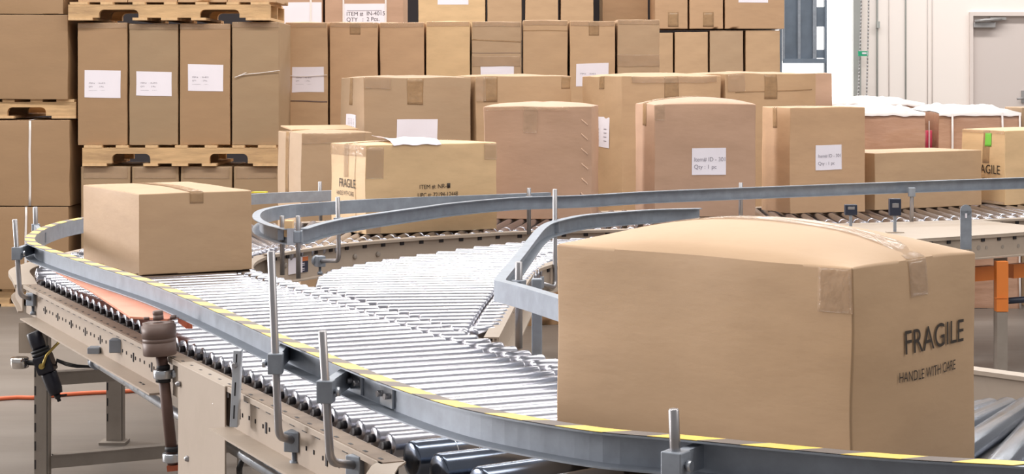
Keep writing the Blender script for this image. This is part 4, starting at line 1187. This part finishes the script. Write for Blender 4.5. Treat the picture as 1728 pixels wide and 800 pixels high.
# ------------------------------------------------------------------ diverter arm
dv = D(270, 600, 4.74); dv.z = .43
dvt = empty('diverter_arm', dv, 'coral wedge plate on a brown hub and shaft beside the main conveyor', 'diverter'); ro = dvt.location.copy()
ZP = .808
poly = [G(84, 452, ZP), G(150, 488, ZP), G(219, 534, ZP), G(283, 538, ZP), G(312, 531, ZP), G(322, 526, ZP), G(240, 487, ZP), G(150, 458, ZP), G(100, 447, ZP)]
pbuild(MB().prism([p[:2] for p in poly], ZP - .006, ZP), 'wedge_plate', 'coral_paint', dvt, ro, bev=.001)
a_, b_ = G(300, 531, ZP), G(323, 526.5, ZP)
pbuild(MB().extrude([a_ + Vector((0, .003, -.003)), b_ + Vector((0, 0, -.003)), b_ + Vector((0.004, -.01, -.042)), b_ + Vector((-.012, -.012, -.042)), a_ + Vector((0, .0, -.02))], (0, .005, 0)), 'down_lip', 'rust_paint', dvt, ro)
hx = D(270, 545, 4.74)
hub0 = Vector((hx.x, hx.y, .720)); hub1 = Vector((hx.x - .004, hx.y, ZP - .006)); hl_ = (hub1 - hub0).length
pbuild(MB().lathe(hub0, hub1, [(0, .040), (.002, .042), (.032, .0425), (.0325, .0418), (.0345, .0418), (.035, .0425), (.042, .0425), (.0425, .0418), (.0445, .0418), (.045, .043), (hl_ - .008, .0435), (hl_ - .0075, .04), (hl_, .04)], 36), 'hub', 'brown_hub', dvt, ro)
sh0 = Vector((hx.x + .033, hx.y, .445))
pbuild(MB().tube([sh0, hub0 + Vector((.003, 0, .002))], .0145, 16), 'shaft', 'brown_shaft', dvt, ro)
m_ = MB().lathe(Vector((hx.x - .004, hx.y, ZP)), Vector((hx.x - .006, hx.y, ZP + .024)), [(0, .0135), (.012, .0135), (.0122, .012), (.014, .0135), (.022, .0135), (.024, .011)], 16)
pbuild(m_, 'shaft_cap', 'brown_hub', dvt, ro)
for dx, dy in ((-.034, .0), (.03, .01), (.028, .035)):
    pbuild(MB().lathe(Vector((hx.x + dx, hx.y + dy, ZP)), Vector((hx.x + dx, hx.y + dy, ZP + .007)), [(0, .008), (.007, .008)], 6), 'hub_bolt', 'brown_shaft', dvt, ro)
for z_, in ((.672,), (.462,)):
    t = (z_ - sh0.z) / (hub0.z - sh0.z); c_ = sh0.lerp(hub0 + Vector((.003, 0, 0)), t)
    pbuild(MB().lathe(c_ - Vector((0, 0, .011)), c_ + Vector((0, 0, .011)), [(0, .0235), (.003, .025), (.019, .025), (.022, .0235)], 24), 'ring_clamp', 'zinc', dvt, ro)
    m_ = MB().box(c_ + Vector((.032, .002, 0)), (.026, .014, .019), bev=.002); m_.box(c_ + Vector((.048, .012, -.004)), (.004, .04, .035)); m_.lathe(c_ + Vector((.032, -.006, 0)), c_ + Vector((.032, -.014, 0)), [(0, .006), (.008, .006)], 6)
    pbuild(m_, 'clamp_lug', 'zinc', dvt, ro)
    for s_ in (((.016, .019, 1),) if z_ < .55 else ((.012, .017, 1), (-.02, .019, 1))):
        pbuild(MB().lathe(c_ + Vector((0, 0, s_[0])), c_ + Vector((0, 0, s_[0] + .012)), [(0, s_[1]), (.009, s_[1]), (.012, s_[1] * .8)], 20), 'collar', 'black_rubber', dvt, ro)
pbuild(MB().box(Vector((sh0.x + .012, sh0.y, .438)), (.05, .03, .014), rot=Matrix.Rotation(R(-7), 3, 'Y')), 'stop_block', 'rust_paint', dvt, ro)

# ------------------------------------------------------------------ air regulator hung on the stand
rgp = D(66, 618, 5.98)
reg = empty('air_regulator', Vector((rgp.x, rgp.y, D(66, 690, 5.98).z)), 'black air filter regulator with chrome gauge, tilted on the left stand leg', 'regulator'); ro = reg.location.copy()
k0, k1 = D(56, 560, 5.98), D(99, 674, 5.98)
axr = (k1 - k0); Lr = axr.length; axr.normalize()
q = lambda t: k0 + axr * (Lr * t)
pbuild(MB().lathe(q(0), q(.25), [(0, .02), (.003, .024), (Lr * .21, .024), (Lr * .25, .021)], 20), 'adjust_knob', 'black_plastic', reg, ro)
pbuild(MB().lathe(q(.25), q(.34), [(0, .03), (Lr * .03, .031), (Lr * .031, .028), (Lr * .045, .028), (Lr * .046, .031), (Lr * .09, .03)], 20), 'ring_nut', 'black_rubber', reg, ro)
rt_ = axr.to_track_quat('Z', 'Y').to_matrix()
pbuild(MB().box(q(.47), (.06, .055, Lr * .26), rot=rt_, bev=.006), 'body', 'black_plastic', reg, ro)
pbuild(MB().lathe(q(.6), q(.92), [(0, .024), (Lr * .02, .026), (Lr * .25, .024), (Lr * .32, .02)], 20), 'filter_bowl', 'black_plastic', reg, ro)
m_ = MB().lathe(q(.92), q(1.03), [(0, .011), (Lr * .06, .009), (Lr * .07, .006), (Lr * .11, .006)], 10); m_.tube([q(.95), q(.95) + Vector((.03, 0, .004))], .003, 8)
pbuild(m_, 'drain_valve', 'black_rubber', reg, ro)
gc = D(33, 612, 5.98)
pbuild(MB().lathe(gc - Vector((0, 0, .017)), gc + Vector((0, 0, .017)), [(0, .025), (.003, .029), (.03, .029), (.034, .026)], 28), 'gauge', 'chrome', reg, ro)
pbuild(MB().tube([gc + Vector((.02, 0, 0)), q(.47)], .008, 10), 'gauge_stem', 'black_rubber', reg, ro)
m_ = MB().tube([q(.44) + Vector((.0, -.03, -.01)), q(.44) + Vector((.006, -.045, -.008)), D(78, 600, 5.95), D(92, 585, 5.98), D(104, 573, 6.0)], .0045, 10); m_.lathe(q(.44) + Vector((0, -.024, -.01)), q(.44) + Vector((0, -.04, -.01)), [(0, .01), (.016, .009)], 12)
pbuild(m_, 'brass_tube', 'brass', reg, ro)
for a_ in range(3):
    pbuild(MB().tube([q(.5) + Vector((.03, .01, 0)), D(96, 606 + 2 * a_, 5.96), D(112, 612 + 2.5 * a_, 5.96), D(130, 616 + 2 * a_, 6.0), D(158, 618 + a_, 6.0)], .0022, 6), 'air_line', 'black_rubber', reg, ro)

# orange air hose on the floor
hp = smooth_path([G(-60, 676, .008), G(0, 673, .008), G(30, 671, .008), G(55, 671.5, .008), G(110, 666, .008), G(160, 663, .008), G(210, 661, .008), G(262, 657, .008), G(330, 650, .008), G(420, 652, .008)], .06)
for p in hp: p.z = .009
o = MB().tube(hp, .009, 10).build('air_hose', 'hose_orange', origin=(hp[0].x, hp[0].y, 0)); tag(o, 'thin orange air hose lying on the concrete floor at left', 'hose')

# photo sensors on the spur line
for (px0, px1, y0, y1, d_, lb, m_) in ((1425, 1446, 345, 363, 8.15, 'small dark blue photo sensor, the left one of two by the low carton', 'navy_plastic'), (1500, 1520, 335, 364, 8.2, 'dark photo sensor with a grey lens, beside the divider rail post', 'navy_plastic')):
    c_ = D((px0 + px1) / 2, (y0 + y1) / 2, d_); ww = (px1 - px0) * d_ / F; hh = (y1 - y0) * d_ / F
    zb_ = .7418
    e_ = empty('photo_sensor', Vector((c_.x, c_.y, zb_)), lb, 'sensor', 'photo sensors by the divider rail'); r_ = e_.location.copy()
    pbuild(MB().box(c_, (ww, .03, hh), bev=.004), 'housing', m_, e_, r_)
    pbuild(MB().box(c_ + Vector((0, -.0155, .008)), (ww * .55, .002, hh * .25), bev=.0005), 'lens', 'rod_steel', e_, r_)
    st = c_.z - hh / 2 - zb_
    if st > .002: pbuild(MB().box(Vector((c_.x, c_.y, zb_ + st / 2 + .002)), (.012, .012, st + .004)), 'bracket', 'galv', e_, r_)
    pbuild(MB().box(Vector((c_.x, c_.y, zb_ + .002)), (ww * 1.4, .05, .004)), 'base_plate', 'beige', e_, r_)

# ------------------------------------------------------------------ cartons on the conveyors
ZD = DECK + .001
# FRAGILE carton on the rear line
FC = Carton('FRAGILE carton with printed item number, on the rear conveyor at centre', (-.628, 8.07), 28, .635, .385, .383, ZD, 'kraft_yellow', seed=201, bulge=.006, tbulge=.012, n=12, jit=.002)
FC.text('print', 'L', 'FRAGILE', .27, .50, .056, 'ink_black', sx=.92); FC.text('print', 'L', 'HANDLE WITH CARE', .2, .405, .028, 'ink_black', sx=.72)
FC.text('print', 'F', 'ITEM #: NR-1', .40, .492, .026, 'ink_black', sx=.95); FC.patch('print', 'F', .605, .49, .628, .545, 'ink_black', n=2, off=.002)
FC.text('print', 'F', 'UPC #: 72194-12448', .385, .40, .026, 'ink_black', sx=.86)
FC.patch('tape', 'L', .42, .62, .56, .999, 'clear_tape', wave=.002); FC.patch('tape', 'L', .0, .87, 1.0, .999, 'clear_tape', n=12, wave=.003); FC.patch('tape', 'F', .0, .62, .13, .97, 'clear_tape', n=8, wave=.001)
FC.patch('tape', 'F', .0, .0, .11, .18, 'clear_tape', n=8, wave=.002); FC.patch('tape', 'F', .9, .8, 1.0, .99, 'clear_tape', n=8, wave=.002); FC.patch('tape', 'T', 0, .42, 1, .58, 'tape', n=12)
FC.patch('edge_crease', 'L', .745, .0, .752, .99, 'tape', n=6)
# loose sheet of paper on top
bm = bmesh.new(); gr = []
for i in range(11):
    rw = []
    for j in range(7):
        u, v = .2 + .36 * i / 10, -.03 + .62 * j / 6
        p = FC.pos('T', u, min(max(v, 0), 1), .007) + Vector((0, (min(v, 0)) * .3, 0))
        p.z += .012 * max(0, (i - 8) / 2) ** 2 * 0 + .006 * math.sin(i * .7 + j * .5) ** 2 + (.02 * (1 - i / 2) * (j / 6) if i < 2 else 0)
        if v < 0: p.z -= .012
        rw.append(bm.verts.new(p))
    gr.append(rw)
for i in range(10):
    for j in range(6): bm.faces.new((gr[i][j], gr[i + 1][j], gr[i + 1][j + 1], gr[i][j + 1])).smooth = True
me = bpy.data.meshes.new('paper_sheet'); 
mw = Matrix.Translation(FC.o.location) @ Matrix.Rotation(R(28), 4, 'Z')
bmesh.ops.transform(bm, matrix=mw, verts=bm.verts); pc_ = FC.o.location + Vector((0, 0, .39)); bmesh.ops.translate(bm, verts=bm.verts, vec=-pc_)
bm.to_mesh(me); bm.free(); me.materials.append(MATS['paper'])
o = bpy.data.objects.new('paper_sheet', me); COL.objects.link(o); o.location = pc_; sd_ = o.modifiers.new('thick', 'SOLIDIFY'); sd_.thickness = .0006
tag(o, 'loose white sheet of paper lying on top of the FRAGILE carton', 'paper')

# carton with torn tape, right of it
K1 = Carton('upright pinkish carton with loose top flaps, right of the FRAGILE carton', (-.134, 8.98), -7, .515, .42, .535, ZD, 'kraft_pink', seed=202, bulge=.006, tbulge=.022, n=12, jit=.002, seam='y')
K1.patch('tape', 'F', .37, .76, .5, .999, 'clear_tape', wave=.004); K1.patch('film', 'F', .02, .965, .8, .999, 'clear_tape', wave=.006, off=.002, n=14)
for q in range(6): K1.patch('dent', 'F', .905, .2 + q * .13, .965, .215 + q * .13, 'dent', n=3, tilt=-.05)
K2 = Carton('squat carton with domed top and white ID-301 label, left of two', (.686, 9.06), 11, .51, .36, .545, ZD, 'kraft_pink', seed=203, bulge=.006, tbulge=.034, n=12, jit=.002, crush=.03)
lb_ = K2.patch('label', 'F', .365, .37, .70, .605, 'paper', n=4)
K2.text('lettering', 'F', 'Item# ID - 301', .385, .49, .028, 'ink_light', parent=lb_, sx=.95); K2.text('lettering', 'F', 'Qty : 1 pc', .385, .425, .028, 'ink_light', parent=lb_)
K2.patch('tape', 'L', .42, .8, .6, .999, 'tape'); K2.patch('film', 'F', .0, .86, .1, .999, 'clear_tape', wave=.003); K2.patch('tape', 'T', 0, .42, 1, .58, 'tape', n=12)
K3 = Carton('upright carton with white ID-301 label and a plain flat top, right of the domed one', (1.374, 9.3), 20, .425, .30, .525, ZD, 'kraft_warm', seed=204, bulge=.004, tbulge=.004, n=12, jit=.002)
lb_ = K3.patch('label', 'F', .33, .405, .675, .64, 'paper', n=4)
K3.text('lettering', 'F', 'Item# ID - 301', .36, .525, .023, 'ink_light', parent=lb_, sx=.95); K3.text('lettering', 'F', 'Qty : 1 pc', .36, .455, .023, 'ink_light', parent=lb_)
K3.text('print', 'T', 'HANDLE WITH CARE', .12, .35, .04, 'ink'); K3.patch('tape', 'L', .42, .8, .56, .999, 'tape')
K4 = Carton('plain low carton lying on the rear conveyor, right of the ID-301 cartons', (1.838, 9.53), 33, .77, .36, .29, ZD, 'kraft', seed=205, bulge=.003, tbulge=.004, n=10, jit=.001)
K5 = Carton('FRAGILE carton cut off by the right edge of the picture, with a green mark', (2.60, 9.92), 22, .635, .385, .392, ZD, 'kraft_yellow', seed=206, bulge=.006, tbulge=.012, n=10, jit=.002)
K5.text('print', 'L', 'FRAGILE', .3, .41, .068, 'ink_black', sx=.92); K5.text('print', 'L', 'HANDLE WITH CARE', .2, .29, .032, 'ink_black', sx=.72)
K5.patch('green_mark', 'L', .56, .78, .70, .965, 'green_marker', n=6, off=.002); K5.patch('tape', 'L', .52, .55, .66, .999, 'tape'); K5.patch('tape', 'L', .0, .955, 1, .999, 'clear_tape', n=12, wave=.004, off=.0025)
K5.patch('tape', 'L', .1, .0, 1, .04, 'clear_tape', n=12, wave=.004, off=.0025)
# small carton running round the turn
M1 = Carton('small carton with pale left side, riding the turn at left', (-1.268, 6.40), 30, .41, .63, .277, ZD, 'kraft', seed=207, bulge=.004, tbulge=.008, n=12, jit=.001, seam='y')
M1.patch('tape', 'T', .44, .0, .56, 1, 'tape', n=10); M1.patch('tape', 'F', .44, .86, .56, .999, 'tape', n=5)
# big carton in the near foreground
yw = -43.0; wB, dB = .62, .385
nx, ny = .535, 2.96
flx, fly = nx - math.cos(R(yw)) * wB, ny - math.sin(R(yw)) * wB
M2 = Carton('big FRAGILE carton close in the right foreground, riding behind the hazard-taped rail', (flx, fly), yw, wB, dB, .375, ZD, 'kraft', seed=208, bulge=.008, tbulge=.052, n=14, jit=.002)
M2.text('print', 'R', 'FRAGILE', .36, .60, .056, 'ink_black', sx=.95); M2.text('print', 'R', 'HANDLE WITH CARE', .32, .48, .024, 'ink_black', sx=.8)
M2.patch('tape', 'F', .9, .80, 1.0, .995, 'clear_tape', n=8, wave=.002); M2.patch('tape', 'T', .0, .43, 1, .57, 'clear_tape', n=12)
M2.patch('tape', 'R', .43, .84, .57, .999, 'clear_tape', n=6)
